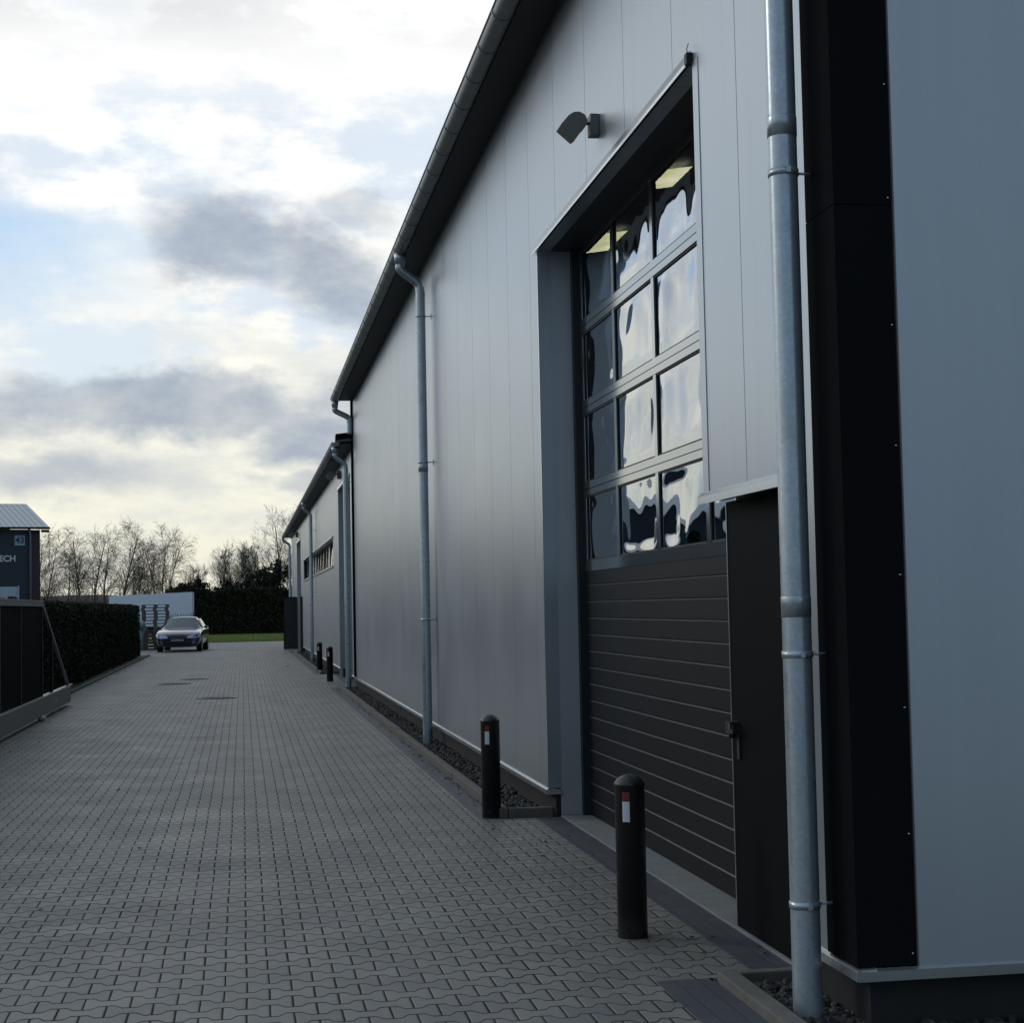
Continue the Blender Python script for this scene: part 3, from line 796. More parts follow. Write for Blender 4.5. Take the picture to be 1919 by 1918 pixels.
for k in range(nw+1): mb.box(X2+.099, X2+.161, WIN[0]+k*wst-.14, WIN[0]+k*wst+.14, WIN[2]+.051, WIN[3]-.051)
mb.box(X2+.02, X2+.10, WIN[0]+.001, WIN[0]+.05, WIN[2], WIN[3]); mb.box(X2+.02, X2+.10, WIN[1]-.05, WIN[1]-.001, WIN[2], WIN[3])
mb.build('window_frame', 'black_rubber', win)
random.seed(8)
for k in range(nw):
    a = WIN[0]+k*wst+.14; b_ = a+wst-.28
    mb = MB(); tl = .030
    mb.add([(X2+.105, a, WIN[2]+.05), (X2+.105, b_, WIN[2]+.05), (X2+.105+tl, b_, WIN[3]-.05), (X2+.105+tl, a, WIN[3]-.05)], [(3, 2, 1, 0)])
    mb.build('window_pane', 'pane_far' if k not in (2, 7, 8, 9, 10, 11) else 'window_dark', win, fix=False)
mb = MB(); mb.box(X2+.3, X2+.35, L0+.3, L1-.1, .1, 5.1); mb.build('inner_wall', 'inner', low)
mb = MB(); pf = [(X2+.05, ZB+.004), (X2, ZB), (X2-.022, ZB-.01), (X2-.022, ZB-.045), (X2-.016, ZB-.045), (X2+.05, ZB-.008)]
mb.prism(pf, 'y', OPA[1], OPB[0]); mb.prism(pf, 'y', OPB[1], L1); mb.prism(pf, 'y', L0, OPA[0]-.02)
mb.build('base_flashing', 'trim', low)
mb = MB(); mb.box(X2+.06, X2+.25, OPA[1], OPB[0], -.3, ZB-.02); mb.box(X2+.06, X2+.25, OPB[1], L1, -.3, ZB-.02); mb.box(X2+.06, X2+.25, L0, OPA[0], -.3, ZB-.02)
mb.build('plinth', 'plinth', low)
mb = MB(); mb.prism([(1.985, 5.175), (1.985, 5.21), (17, 7.31), (17, 7.15), (2.5, 5.19)], 'y', L0+.01, L1+.35)
mb.box(2.36, 17, L1-.02, L1+.0, 0, 5.1)
mb.build('roof', 'roof', low)
mb = MB(); mb.box(2.06, X2+.06, L0+.01, L1+.33, 5.121, 5.15); mb.build('soffit', 'soffit', low)
mb = MB(); mb.prism([(1.98, 5.20), (X2+.1, 5.24), (X2+.1, 5.40), (1.99, 5.345)], 'y', L0+.012, L0+.30); mb.build('verge_box', 'dark_metal', low)
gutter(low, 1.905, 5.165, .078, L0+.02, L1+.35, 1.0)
downpipe(low, 35.75, 4.60, 1.985, 5.09, (4.35, 1.9), xw=X2, xp=2.20, mat_='zinc')
downpipe(low, 54.4, 4.60, 1.985, 5.09, (4.2, 2.2), xw=X2, xp=2.20)
downpipe(low, 78.9, 4.55, 1.90, 5.09, (4.2, 2.2), xw=X2, xp=2.20)

# ================================================================== WALL LAMPS
def lamp(name, y, z, label, sc=1.0, xw=XW):
    t = thing(name, (xw, y, z), label, 'lamp', 'floodlights on the long hall wall')
    k = sc
    mb = MB(); mb.box(xw-.06*k, xw-.001, y-.05*k, y+.05*k, z-.085*k, z+.055*k); mb.build('wall_bracket', 'lamp_grey', t, bevel=.004)
    cx, cz = xw-.165*k, z-.0
    prof_ = [(-.10, -.035), (-.045, .03), (-.01, .052), (.03, .055), (.065, .035), (.08, .0), (.075, -.03), (.055, -.045), (.018, -.10), (-.005, -.118)]
    mb = MB(); mb.prism([(cx+a*k, cz+b_*k) for a, b_ in prof_], 'y', y-.085*k, y+.085*k); mb.tube([(cx+.07*k, y, cz), (xw-.06*k, y, cz)], .012*k, 8)
    mb.build('lamp_head', 'lamp_grey', t, bevel=.004)
    a, b_ = Vector((cx-.10*k, 0, cz-.035*k)), Vector((cx-.005*k, 0, cz-.118*k)); nrm = Vector((-(a-b_).z, 0, (a-b_).x)).normalized()*-.002
    a2 = a+(b_-a)*.08; b2 = a+(b_-a)*.92
    mb = MB(); mb.add([(a2.x+nrm.x, y-.07*k, a2.z+nrm.z), (b2.x+nrm.x, y-.07*k, b2.z+nrm.z), (b2.x+nrm.x, y+.07*k, b2.z+nrm.z), (a2.x+nrm.x, y+.07*k, a2.z+nrm.z)], [(0, 1, 2, 3)])
    mb.build('lamp_glass', 'lamp_glass', t)
    return t
lamp('wall_lamp', 10.62, 4.80, 'nearest grey floodlight, above the glazed sectional door')
lamp('wall_lamp', 40.0, 4.86, 'small floodlight under the low hall eave beside its first downpipe', 1.35, X2)
lamp('wall_lamp', 71.2, 4.84, 'farthest tiny floodlight at the far end of the low eave', 1.6, X2)

# ================================================================== BOLLARDS
def bollard(x, y):
    t = thing('bollard', (x, y, 0), 'b', 'bollard', 'black bollards beside the hall doors')
    rr = .0745
    mb = MB(); mb.lathe(x, y, [(rr, -.02), (rr, .744), (rr+.003, .746), (rr+.003, .753), (rr-.003, .764), (rr-.014, .776), (rr-.030, .788), (rr-.05, .797), (.004, .801)], 40)
    mb.build('post', 'bollard', t)
    for (z0, z1, mm, nm) in ((.672, .718, 'red', 'red_reflector'), (.572, .6715, 'white_refl', 'white_reflector')):
        mb = MB(); n_ = 6; a0, a1 = R(-104), R(-132)
        vs = []
        for i in range(n_+1):
            a = a0+(a1-a0)*i/n_
            for z in (z0, z1): vs.append((x+(rr+.0015)*math.cos(a), y+(rr+.0015)*math.sin(a), z))
        mb.add(vs, [(2*i, 2*i+2, 2*i+3, 2*i+1) for i in range(n_)], True); mb.build(nm, mm, t)
    return t
b1 = bollard(1.89, 8.21)
for (x, y, lab) in ((1.905, 13.08, 'second black bollard, at the corner of the gravel kerb by the door'),
                    (1.96, 38.7, 'nearer of the two far bollards, in front of the low hall recess'),
                    (1.985, 44.4, 'farthest bollard, beyond the recess beside the kerb end')):
    c_ = copy_tree(b1); c_.location = (x, y, 0); c_['label'] = lab
b1['label'] = 'nearest and largest black bollard with red and white reflector'

# ================================================================== FAR STEEL DOOR / SCREEN
t = thing('steel_door', (1.68, 70.5, 0), 'dark steel door standing open across the drive beside the low hall', 'door')
mb = MB(); mb.box(1.68, 2.33, 70.40, 70.46, .02, 2.185); mb.box(2.24, 2.33, 66.7, 70.40, .02, 2.18); mb.build('door_leaf', 'screen', t)
mb = MB(); mb.box(1.675, 1.70, 70.385, 70.399, .02, 2.19); mb.box(1.70, 2.23, 70.385, 70.399, 2.16, 2.19); mb.build('edge_frame', 'gate_dark', t)

# fallen leaves and sand gathered by the kerb, the hedge and the door
rnd = random.Random(31); mb = MB()
M['leaf_litter'] = simple('dry_leaves', (.10, .065, .035), .9, var=.5, vscale=20)
def litter(n_, fx, fy):
    for i in range(n_):
        x, y = fx(), fy(); a = rnd.uniform(0, 6.28); s_ = rnd.uniform(.010, .026); c_, d_ = math.cos(a)*s_, math.sin(a)*s_
        mb.add([(x-c_, y-d_, .004), (x+d_*.5, y-c_*.5, .004+rnd.random()*.012), (x+c_, y+d_, .005), (x-d_*.5, y+c_*.5, .004+rnd.random()*.012)], [(0, 1, 2, 3)])
litter(170, lambda: 1.95-abs(rnd.gauss(0, .05)), lambda: rnd.uniform(13.1, 35))
litter(26, lambda: rnd.uniform(1.8, 2.42), lambda: rnd.uniform(7.3, 12.9))
litter(260, lambda: -3.5+abs(rnd.gauss(0, .09)), lambda: rnd.uniform(30, 66))
litter(60, lambda: -3.05+abs(rnd.gauss(0, .12)), lambda: rnd.uniform(15, 31))
litter(35, lambda: rnd.uniform(-3.2, 1.7), lambda: rnd.uniform(7, 30))
tag(mb.build('leaf_litter', 'leaf_litter', fix=False), 'scattered dry brown leaves on the paving edges', 'leaves', kind='stuff')

# ================================================================== MANHOLES
def manhole(x, y, r, lab):
    t = thing('manhole_cover', (x, y, 0), lab, 'manhole cover', 'manhole covers in the drive')
    mb = MB(); mb.lathe(x, y, [(r+.05, -.01), (r+.05, .005), (r+.008, .005), (r+.008, .001), (.01, .001)], 40); mb.build('frame', 'concrete', t)
    mb = MB(); mb.lathe(x, y, [(r, .0005), (r, .008), (.01, .009)], 40)
    for k in range(-3, 4):
        w = math.sqrt(max(.01, (r*.85)**2-(k*r*.24)**2)); mb.box(x-w, x+w, y+k*r*.24-.012, y+k*r*.24+.012, .0085, .0125)
    mb.build('cover', 'iron', t)
manhole(-.50, 32.5, .33, 'nearest round manhole cover in the middle of the drive')
manhole(-1.56, 39.5, .32, 'left one of the two farther manhole covers')
manhole(-1.18, 42.0, .30, 'farthest manhole cover, behind and right of its neighbour')
tag(MB().prism([(1.22, 50.15), (1.31, 50.12), (1.33, 50.2), (1.30, 50.3), (1.24, 50.28)], 'z', .001, .035).build('paper_scrap', 'paper'), 'tiny white scrap on the paving near the far bollards', 'litter')
mb = MB()
vs = [Vector((v.x*.075, v.y*.06, v.z*.05))*(1+.25*noise.noise(v*2.1)) + Vector((-3.10, 27.1, .045)) for v in ico_v]; mb.add(vs, ico_f, True)
tag(mb.build('pale_stone', 'paper'), 'pale stone lying under the sliding gate beam', 'stone')

# ================================================================== SLIDING GATE
t = thing('sliding_gate', (-3.10, 31.55, 0), 'dark sliding gate with aluminium beam and diagonal brace on the left', 'gate')
GX = -3.10
mb = MB(); mb.box(GX-.10, GX, 8, 31.56, .07, .355); mb.build('bottom_beam', 'alu', t, bevel=.008)
mb = MB(); mb.box(GX-.075, GX+.004, 8, 31.565, .3555, .372); mb.build('beam_lip', 'alu_bright', t)
mb = MB(); mb.box(GX-.08, GX-.005, 8, 27.42, 1.78, 1.865); mb.build('top_rail', 'alu', t, bevel=.006)
mb = MB(); mb.box(GX-.09, GX+.003, 8, 27.43, 1.8655, 1.874); mb.build('rail_cap', 'alu_bright', t)
for yy in (12, 15.1, 18.1, 20.8, 22.65, 24.75, 27.35, 28.75):
    top = 1.78 if yy < 27.5 else 1.30
    mb = MB(); mb.box(GX-.065, GX-.02, yy-.022, yy+.022, .372, top)
    mb.build('gate_post', 'gate_dark', t)
    mb = MB(); mb.box(GX-.0195, GX-.014, yy+.002, yy+.020, .373, top-.003); mb.build('post_edge', 'alu', t)
mb = MB(); mb.add([(GX-.06, 27.42, 1.80), (GX-.06, 27.50, 1.84), (GX-.06, 31.45, .372), (GX-.06, 31.33, .372), (GX-.015, 27.42, 1.80), (GX-.015, 27.50, 1.84), (GX-.015, 31.45, .372), (GX-.015, 31.33, .372)],
    [(0, 1, 2, 3), (7, 6, 5, 4), (0, 4, 5, 1), (1, 5, 6, 2), (2, 6, 7, 3), (3, 7, 4, 0)]); mb.build('diagonal_brace', 'alu', t)
mb = MB(); mb.box(GX-.06, GX+.03, 31.35, 31.56, .3725, .385); mb.build('brace_foot', 'alu_bright', t)
mb = MB()
yy = 8.1
while yy < 27.3: mb.box(GX-.052, GX-.030, yy, yy+.03, .372, 1.779); yy += .115
o = mb.build('gate_bars', 'gate_dark', t); tag(o, kind='stuff')
mb = MB(); mb.box(GX-.005, GX+.006, 29.0, 29.12, .19, .23); mb.build('beam_bolt', 'alu_bright', t)

# ================================================================== FOLIAGE HELPERS
def leaf_cloud(mb, centre_fn, count, size, rnd):
    for i in range(count):
        p = centre_fn(); a = rnd.uniform(0, 6.283); bq = rnd.uniform(-1.2, 1.2); s_ = size*rnd.uniform(.5, 1.4)
        d1 = Vector((math.cos(a)*math.cos(bq), math.sin(a)*math.cos(bq), math.sin(bq)))
        d2 = d1.orthogonal().normalized(); d2 = Matrix.Rotation(rnd.uniform(0, 6.28), 3, d1) @ d2
        mb.add([p-d1*s_*.5, p+d2*s_*.35, p+d1*s_*.6, p-d2*s_*.35], [(0, 1, 2, 3)])
rnd = random.Random(21)
# clipped thuja hedge along the left side
t = thing('clipped_hedge', (-3.8, 38, 0), 'long dark clipped evergreen hedge behind the sliding gate', 'hedge')
mb = MB(); mb.box(-4.9, -4.02, 10, 65.0, 0, 1.80); mb.build('hedge_core', 'hedge', t)
mb = MB()
def hp():
    y = 9.8+55.5*rnd.random(); w = .10*noise.noise(Vector((y*.55, 3, 0)))+.06*noise.noise(Vector((y*2.2, 7, 0)))
    k = rnd.random()
    if k < .75:
        z = rnd.uniform(.03, 1.92); return Vector((-3.90-rnd.random()**2*.16+w+(.10*noise.noise(Vector((y*1.9, z*1.1, 2))))+.05*(1-z/2), y, z))
    if k < .93: return Vector((rnd.uniform(-5.0, -3.86), y, 1.88+.07*noise.noise(Vector((y*1.5, 1, 0)))+rnd.uniform(-.08, .05)))
    return Vector((rnd.uniform(-5.0, -3.85), 65.1+rnd.uniform(-.12, .12), rnd.uniform(.03, 1.92)))
leaf_cloud(mb, hp, 90000, .062, rnd)
mb.build('foliage', 'hedge', t, fix=False)
# fence standing behind the hedge
t = thing('rail_fence', (-5.3, 30, 0), 'dark rail fence just showing above the long hedge', 'fence')
mb = MB(); mb.box(-5.33, -5.28, 20, 68, 1.98, 2.04); mb.box(-5.33, -5.28, 20, 68, 1.78, 1.82); mb.build('rail', 'gate_dark', t)
for k in range(17):
    yy = 20.5+k*2.9
    mb = MB(); mb.box(-5.335, -5.275, yy, yy+.06, 0, 2.0); mb.build('fence_post', 'gate_dark', t)
# tall far hedge
rnd = random.Random(4)
t = thing('far_hedge', (0, 121.5, 0), 'tall dark hedge closing the far side of the lawn', 'hedge')
mb = MB(); mb.box(-5.2, 16, 121.9, 123.5, -.05, 3.1); mb.build('hedge_core', 'far_hedge', t)
mb = MB()
def fh():
    x = rnd.uniform(-5.4, 8); top = 3.25+.30*noise.noise(Vector((x*.8, 0, 5)))
    lean = .16*noise.noise(Vector((x*2.3, 0, 0)))
    return Vector((x, 121.75+rnd.uniform(-.25, .2)+lean, rnd.uniform(-.03, top)))
leaf_cloud(mb, fh, 26000, .16, rnd)
mb.build('foliage', 'far_hedge', t, fix=False)

# ================================================================== TREES
def bare_tree(name, x, y, h, label, group, seed, style='birch', stems=1, lean=0., dens=1.0, tw='twig'):
    r_ = random.Random(seed); t = thing(name, (x, y, 0), label, 'tree', group)
    trunk = MB(); crown = MB()
    def grow(mb_, p, d, length, rad, depth, maxd):
        n_ = 5 if depth == 0 else 3; pts = [p.copy()]; rads = [rad]; dd = d.copy()
        for i in range(n_):
            jit = Vector((r_.gauss(0, 1), r_.gauss(0, 1), r_.gauss(0, .5)))*(.06 if depth == 0 else .16)
            if style == 'birch' and depth >= 2: jit += Vector((0, 0, -.10*depth*.5))
            elif depth >= 1: jit += Vector((0, 0, .06))
            dd = (dd+jit).normalized(); p = p+dd*(length/n_); pts.append(p.copy()); rads.append(max(.0042, rad*(1-(i+1)/n_*.72)))
        mb_.tube(pts, rads, 5 if depth == 0 else 3, caps=False, sm=True)
        if depth >= maxd: return
        kids = {0: int((21 if style == 'birch' else 17)*dens), 1: int(8*dens), 2: int(6*dens), 3: 4}.get(depth, 3)
        for k in range(kids):
            f_ = (.22+.78*(k+r_.random())/kids) if depth == 0 else r_.uniform(.2, 1)
            fi = f_*n_; i0 = min(int(fi), n_-1); q_ = pts[i0].lerp(pts[i0+1], fi-i0)
            ang = R(r_.uniform(18, 42) if style == 'birch' else r_.uniform(12, 34) if style == 'upright' else r_.uniform(28, 62)) if depth == 0 else R(r_.uniform(20, 55))
            az_ = r_.uniform(0, 6.283); base = (pts[i0+1]-pts[i0]).normalized(); o1 = base.orthogonal().normalized()
            o1 = Matrix.Rotation(az_, 3, base) @ o1; nd = (base*math.cos(ang)+o1*math.sin(ang)).normalized()
            ln = length*(.42*(1.15-f_*.7) if depth == 0 else r_.uniform(.38, .62)); 
            grow(crown, q_, nd, ln, max(.0075, rads[i0]*(.36 if depth == 0 else .5)), depth+1, maxd)
    for s_ in range(stems):
        a = 6.28*s_/max(1, stems)+r_.random(); sp_ = .0 if stems == 1 else .16
        d = Vector((math.cos(a)*sp_+lean, math.sin(a)*sp_, 1)).normalized()
        grow(trunk, Vector((x+math.cos(a)*.15*(stems > 1), y+math.sin(a)*.15*(stems > 1), 0)), d, h*r_.uniform(.86, .95), .0135*h*(.75 if stems > 1 else 1), 0, 3)
    trunk.build('trunk', 'birch' if style == 'birch' else 'bark', t, fix=False)
    crown.build('crown', tw, t, fix=False)
    return t
def px2x(u, Y): return (u-454.4)/3142.6*Y*1.0
def px2z(u, v, Y): return 1.65+(1146+(-.0203)*(u-457)-v)/3142.6*Y
TG = 'bare trees beyond the yard'
specs = [ # px x, top px y, distance, style, stems, label
 (92, 1012, 126, 'birch', 2, 'two-stemmed bare tree next to the dark house corner'),
 (118, 1058, 132, 'round', 2, 'low bushy bare tree second from the dark house'),
 (139, 1040, 128, 'birch', 1, 'thin bare birch third from the dark house'),
 (163, 1000, 124, 'birch', 1, 'tall bare birch left of the twin-stem pair'),
 (186, 1008, 127, 'birch', 1, 'slender bare birch leaning left above the hedge'),
 (200, 1012, 125, 'birch', 1, 'bare birch close right of the leaning one'),
 (230, 996, 124, 'birch', 1, 'tallest bare birch of the left row, drooping crown'),
 (250, 1050, 130, 'birch', 1, 'short bare birch between two taller birches'),
 (262, 1032, 126, 'birch', 1, 'bare birch standing left above the white trailer'),
 (307, 1012, 122, 'birch', 3, 'lone fan-shaped bare birch behind the white trailer'),
 (283, 1070, 131, 'round', 1, 'small bare tree filling the gap by the lone birch'),
 (352, 1064, 128, 'round', 2, 'low wide bare apple-like tree right of the trailer'),
 (372, 1068, 131, 'round', 2, 'low bare tree right of the apple-like one'),
 (438, 1034, 129, 'upright', 4, 'broad upright many-stemmed bare tree in the right centre'),
 (455, 1038, 131, 'upright', 3, 'upright bare tree overlapping the broad one'),
 (490, 1022, 127, 'bent', 2, 'dark crooked bare tree with bent upper limbs'),
 (512, 1020, 125, 'bent', 2, 'second crooked bare tree nearer the low hall'),
 (540, 955, 140, 'round', 2, 'highest bare tree, rising behind the low hall eave'),
 (530, 1040, 128, 'round', 2, 'dense bare tree against the end of the low hall')]
for i, (u, v, Y, st, ns, lab) in enumerate(specs):
    h = px2z(u, v, Y)
    bare_tree('birch_tree' if st == 'birch' else 'bare_tree', px2x(u, Y), Y, h, lab, TG, 100+i, 'birch' if st == 'birch' else st, ns, .0, 1.0 if st != 'bent' else .7, 'twig' if u < 400 else 'twig_ivy')
# ivy-clad evergreen bushes in front of the right trees
rnd = random.Random(77)
def bush(x, y, w, h, lab, ma='far_hedge', n_=2600, size=.20):
    t = thing('evergreen_bush', (x, y, 0), lab, 'bush', 'dark bushes above the far hedge')
    sm_ = MB(); 
    for k in range(5):
        a = rnd.uniform(0, 6.28); sm_.tube([(x, y, 0), (x+math.cos(a)*w*.15, y+math.sin(a)*w*.15, h*.45), (x+math.cos(a)*w*.3, y+math.sin(a)*w*.3, h*.85)], [.07, .045, .015], 5)
    sm_.build('stem', 'bark', t)
    mb = MB(); cl = [(x+rnd.uniform(-.38, .38)*w, y+rnd.uniform(-.4, .4), h*rnd.uniform(.25, .86), rnd.uniform(.16, .3)*w) for _ in range(11)]
    def f():
        c0 = rnd.choice(cl); a, b_, r0 = rnd.uniform(0, 6.28), rnd.uniform(-1.5, 1.5), c0[3]*rnd.random()**.5
        z = c0[2]+r0*math.sin(b_)*1.1
        return Vector((c0[0]+r0*math.cos(a)*math.cos(b_), c0[1]+r0*math.sin(a)*math.cos(b_), max(.05, min(z, h*1.03))))
    leaf_cloud(mb, f, n_, size, rnd); mb.build('foliage', ma, t, fix=False)
for (u, v, w, lab, ma) in ((338, 1082, 1.6, 'low dark bush at the right edge of the white trailer', 'far_hedge'), (362, 1074, 2.0, 'rounded dark bush under the low bare apple-like tree', 'shrub'),
      (392, 1092, 2.2, 'flat-topped dark bush between two rounded bushes', 'far_hedge'), (428, 1082, 2.4, 'tall rounded dark bush below the broad bare tree', 'shrub'),
      (462, 1072, 2.2, 'brownish bush right of the broad bare tree', 'shrub'), (487, 1068, 2.0, 'dark bush at the foot of the crooked tree', 'far_hedge'),
      (508, 1056, 2.2, 'dark ivy-covered bush between the two crooked trees', 'far_hedge'), (532, 1040, 2.6, 'highest dark bush beside the low hall end', 'far_hedge')):
    Y = 124.5; bush(px2x(u, Y), Y, w, px2z(u, v, Y), lab, ma)
# brushwood thicket and ridge behind the left birches
mb = MB(); rnd = random.Random(9)
for i in range(1700):
    x = rnd.uniform(-17, -2.6); y = rnd.uniform(131, 136); h = rnd.uniform(1.3, 3.4)+.6*noise.noise(Vector((x*.5, 0, 0)))
    a = rnd.uniform(-.25, .25); mb.tube([(x, y, 0), (x+a*.5, y, h*.55), (x+a*1.4, y+rnd.uniform(-.3, .3), h)], [.022, .015, .008], 3, caps=False)
tag(mb.build('thicket', 'twig', fix=False), 'brown brushwood thicket under the row of bare birches', 'thicket', kind='stuff')
mb = MB(); N_ = 90
top = [(-260+i*6.2, 9.0+3.4*noise.noise(Vector((i*.21, 1, 0)))+1.2*noise.noise(Vector((i*1.3, 4, 0)))) for i in range(N_)]
vs = []
for (x, h) in top: vs += [(x, 640, -1), (x, 655, h*.7), (x, 690, h), (x, 760, -1)]
fs = []
for i in range(N_-1):
    for j in range(3): fs.append((i*4+j, (i+1)*4+j, (i+1)*4+j+1, i*4+j+1))
mb.add(vs, fs, True); tag(mb.build('hill', 'hill', fix=False), kind='structure')

# ================================================================== DARK HOUSE (left)
HY = 90.0; k = HY/60
hx = lambda x: x*k
hz = lambda z: (z-1.65)*k+1.65
XR = hx(-6.91); ze = hz(4.68); zr = hz(5.43)
house = thing('dark_house', (XR, HY, 0), 'dark blue-clad two-storey building with grey metal roof on the left', 'building')
mb = MB(); mb.box(-42, XR-.45, HY, HY+10, 0, ze-.10); mb.build('wall', 'house', house)
mb = MB(); mb.box(XR-.45, XR, HY-.03, HY+10, 0, ze-.12); mb.build('corner_cladding', 'house_red', house)
mb = MB(); mb.tube([(XR-.52, HY-.10, 0), (XR-.52, HY-.10, ze-.35), (XR-.62, HY-.2, ze-.05)], .055, 8); mb.build('downpipe', 'gutter', house)
mb = MB()
oh = .42
xr_ridge = hx(-7.26)
v_ = [(-43, HY-.35, ze), (XR+oh, HY-.35, ze), (-43, HY+4.8, zr+.42), (XR+oh, HY+4.8, zr+.42), (-43, HY+10.4, ze), (XR+oh, HY+10.4, ze)]
v_ += [(a, b_, c_-.10) for a, b_, c_ in v_]
mb.add(v_, [(0, 1, 3, 2), (2, 3, 5, 4), (0, 6, 7, 1), (4, 5, 11, 10), (1, 7, 9, 3), (3, 9, 11, 5), (6, 8, 9, 7), (8, 10, 11, 9), (0, 2, 8, 6), (2, 4, 10, 8)])
mb.build('roof', 'house_roof', house)
mb = MB(); mb.box(-43, XR+oh, HY-.46, HY-.355, ze-.10, ze+.01); mb.build('gutter', 'gate_dark', house)
mb = MB(); mb.box(XR, XR+oh, HY-.30, HY-.26, ze-.26, ze-.12); mb.build('eave_bracket', 'house', house)
sx0, sx1, sz0, sz1 = hx(-7.78), hx(-7.43), hz(4.06), hz(4.41)
mb = MB(); mb.box(sx0, sx1, HY-.05, HY-.005, sz0, sz1); sg = mb.build('number_sign', 'sign_face', house)
def text(s_, size, loc, parent, ma, name, align='CENTER', ext=.01, bold=0.):
    cu = bpy.data.curves.new(name, 'FONT'); cu.body = s_; cu.size = size; cu.align_x = align; cu.align_y = 'CENTER'; cu.extrude = ext; cu.offset = bold
    tmp = bpy.data.objects.new('tmp', cu); COL.objects.link(tmp)
    dg = bpy.context.evaluated_depsgraph_get(); me = bpy.data.meshes.new_from_object(tmp.evaluated_get(dg))
    bpy.data.objects.remove(tmp); bpy.data.curves.remove(cu)
    me.transform(Matrix.Translation(Vector(loc)) @ Matrix.Rotation(R(90), 4, 'X'))
    me.name = name; me.materials.clear(); me.materials.append(M[ma])
    o = bpy.data.objects.new(name, me); COL.objects.link(o)
    if parent:
        o.parent = parent; off = Vector((0, 0, 0)); b0 = parent
        while b0 is not None: off += b0.location; b0 = b0.parent
        me.transform(Matrix.Translation(-off))
    return o
text('43', .46, ((sx0+sx1)/2, HY-.06, (sz0+sz1)/2), sg, 'sign_text', 'sign_number', bold=.008)
xe = hx(-7.74); text('TECH', .44, (xe, HY-.03, hz(3.60)), house, 'letters', 'sign_letters', 'RIGHT', .015, .012)
mb = MB(); mb.box(hx(-8.9), hx(-7.70), HY-.06, HY-.003, 0, hz(2.64)); d_ = mb.build('white_gate_door', 'white_door', house)
mb = MB(); mb.box(hx(-7.69), hx(-7.64), HY-.10, HY-.003, 0, hz(2.67)); mb.build('door_post', 'white_door', house)
mb = MB(); mb.box(hx(-8.02), hx(-7.82), HY-.075, HY-.061, hz(2.20), hz(2.31)); mb.build('door_window', 'window_dark', d_)

house.rotation_euler = (0, 0, R(20))
# ================================================================== TRAILER, FENCE, PALLETS
TY = 86.0
t = thing('white_trailer', (-4.6, TY, 0), 'large plain white trailer parked beyond the pallets', 'trailer')
xa, xb = -6.60, -2.47
mb = MB(); mb.add([(xa, TY+.25, .95), (xb, TY, .95), (xb, TY, 2.66), (xa, TY+.25, 2.52), (xa, TY+2.5, .95), (xb, TY+2.3, .95), (xb, TY+2.3, 2.66), (xa, TY+2.5, 2.52)],
    [(0, 1, 2, 3), (5, 4, 7, 6), (1, 5, 6, 2), (4, 0, 3, 7), (3, 2, 6, 7), (0, 4, 5, 1)]); mb.build('box_body', 'white_box', t)
mb = MB(); mb.box(xa+.1, xb-.1, TY+.4, TY+2.1, .78, .94); mb.build('chassis', 'gate_dark', t)
for wx in (-3.2, -4.1):
    mb = MB(); mb.prism([(wx+.42*math.cos(a*math.pi/12), .42+.42*math.sin(a*math.pi/12)) for a in range(24)], 'y', TY+.3, TY+.55, True); mb.build('wheel', 'tyre', t)
mb = MB(); mb.box(xb+.001, xb+.03, TY+.0, TY+.05, .95, 2.67); mb.build('corner_post', 'gate_dark', t)
t = thing('wire_fence', (-3.1, 84.8, 0), 'low wire fence in front of the white trailer', 'fence')
mb = MB(); rr_ = random.Random(2)
for i in range(26):
    x = -3.75+i*.065; mb.tube([(x, 84.8, 0), (x+rr_.uniform(-.03, .03), 84.8, 1.57+rr_.uniform(-.04, .05))], .008, 4)
mb.build('wire_mesh', 'gate_dark', t)
mb = MB(); mb.box(-3.8, -2.1, 84.79, 84.81, 1.42, 1.44); mb.build('rail', 'gate_dark', t)

PG = 'wooden pallets stacked at the hedge end'
def make_pallet():
    t = thing('wooden_pallet', (0, 0, 0), 'p', 'pallet', PG)
    mb = MB()
    for k_ in range(5): mb.box(-.6, .6, -.4+k_*.165, -.4+k_*.165+.13 if k_ < 4 else .4, .122, .144)
    mb.build('deck_board', 'pallet', t)
    mb = MB()
    for xx in (-.6, -.07, .455): mb.box(xx, xx+.145, -.4, .4, .100, .1215)
    mb.build('stringer_board', 'pallet', t)
    mb = MB()
    for xx in (-.6, -.07, .455):
        for yq in (-.4, -.05, .3): mb.box(xx, xx+.145, yq, yq+.1, .0225, .0995)
    mb.build('block', 'pallet', t)
    mb = MB()
    for yq in (-.4, -.05, .3): mb.box(-.6, .6, yq, yq+.1, 0, .022)
    mb.build('bottom_board', 'pallet', t)
    return t
pal = make_pallet(); first = True
rr_ = random.Random(6)
def put_pallet(x, y, z, rx, rz, lab):
    global first
    o = pal if first else copy_tree(pal); first = False
    o.location = (x, y, z); o.rotation_euler = (rx, 0, rz); o['label'] = lab
ordn = ['bottom', 'second', 'third', 'fourth', 'fifth', 'sixth', 'seventh', 'eighth', 'ninth', 'tenth']
PXc, PYc = -3.93, 78.2
ordn += ['eleventh', 'twelfth', 'thirteenth', 'top']
for k_ in range(14): put_pallet(PXc+rr_.uniform(-.03, .03), PYc, k_*.1445, 0, rr_.uniform(-.02, .02), '%s pallet counted up in the tall stack beside the parked car' % ordn[k_])
for k_ in range(14): put_pallet(-5.02+rr_.uniform(-.03, .03), 69.6, k_*.1445, 0, rr_.uniform(-.03, .03), '%s pallet counted up in the stack behind the hedge end' % ordn[k_])
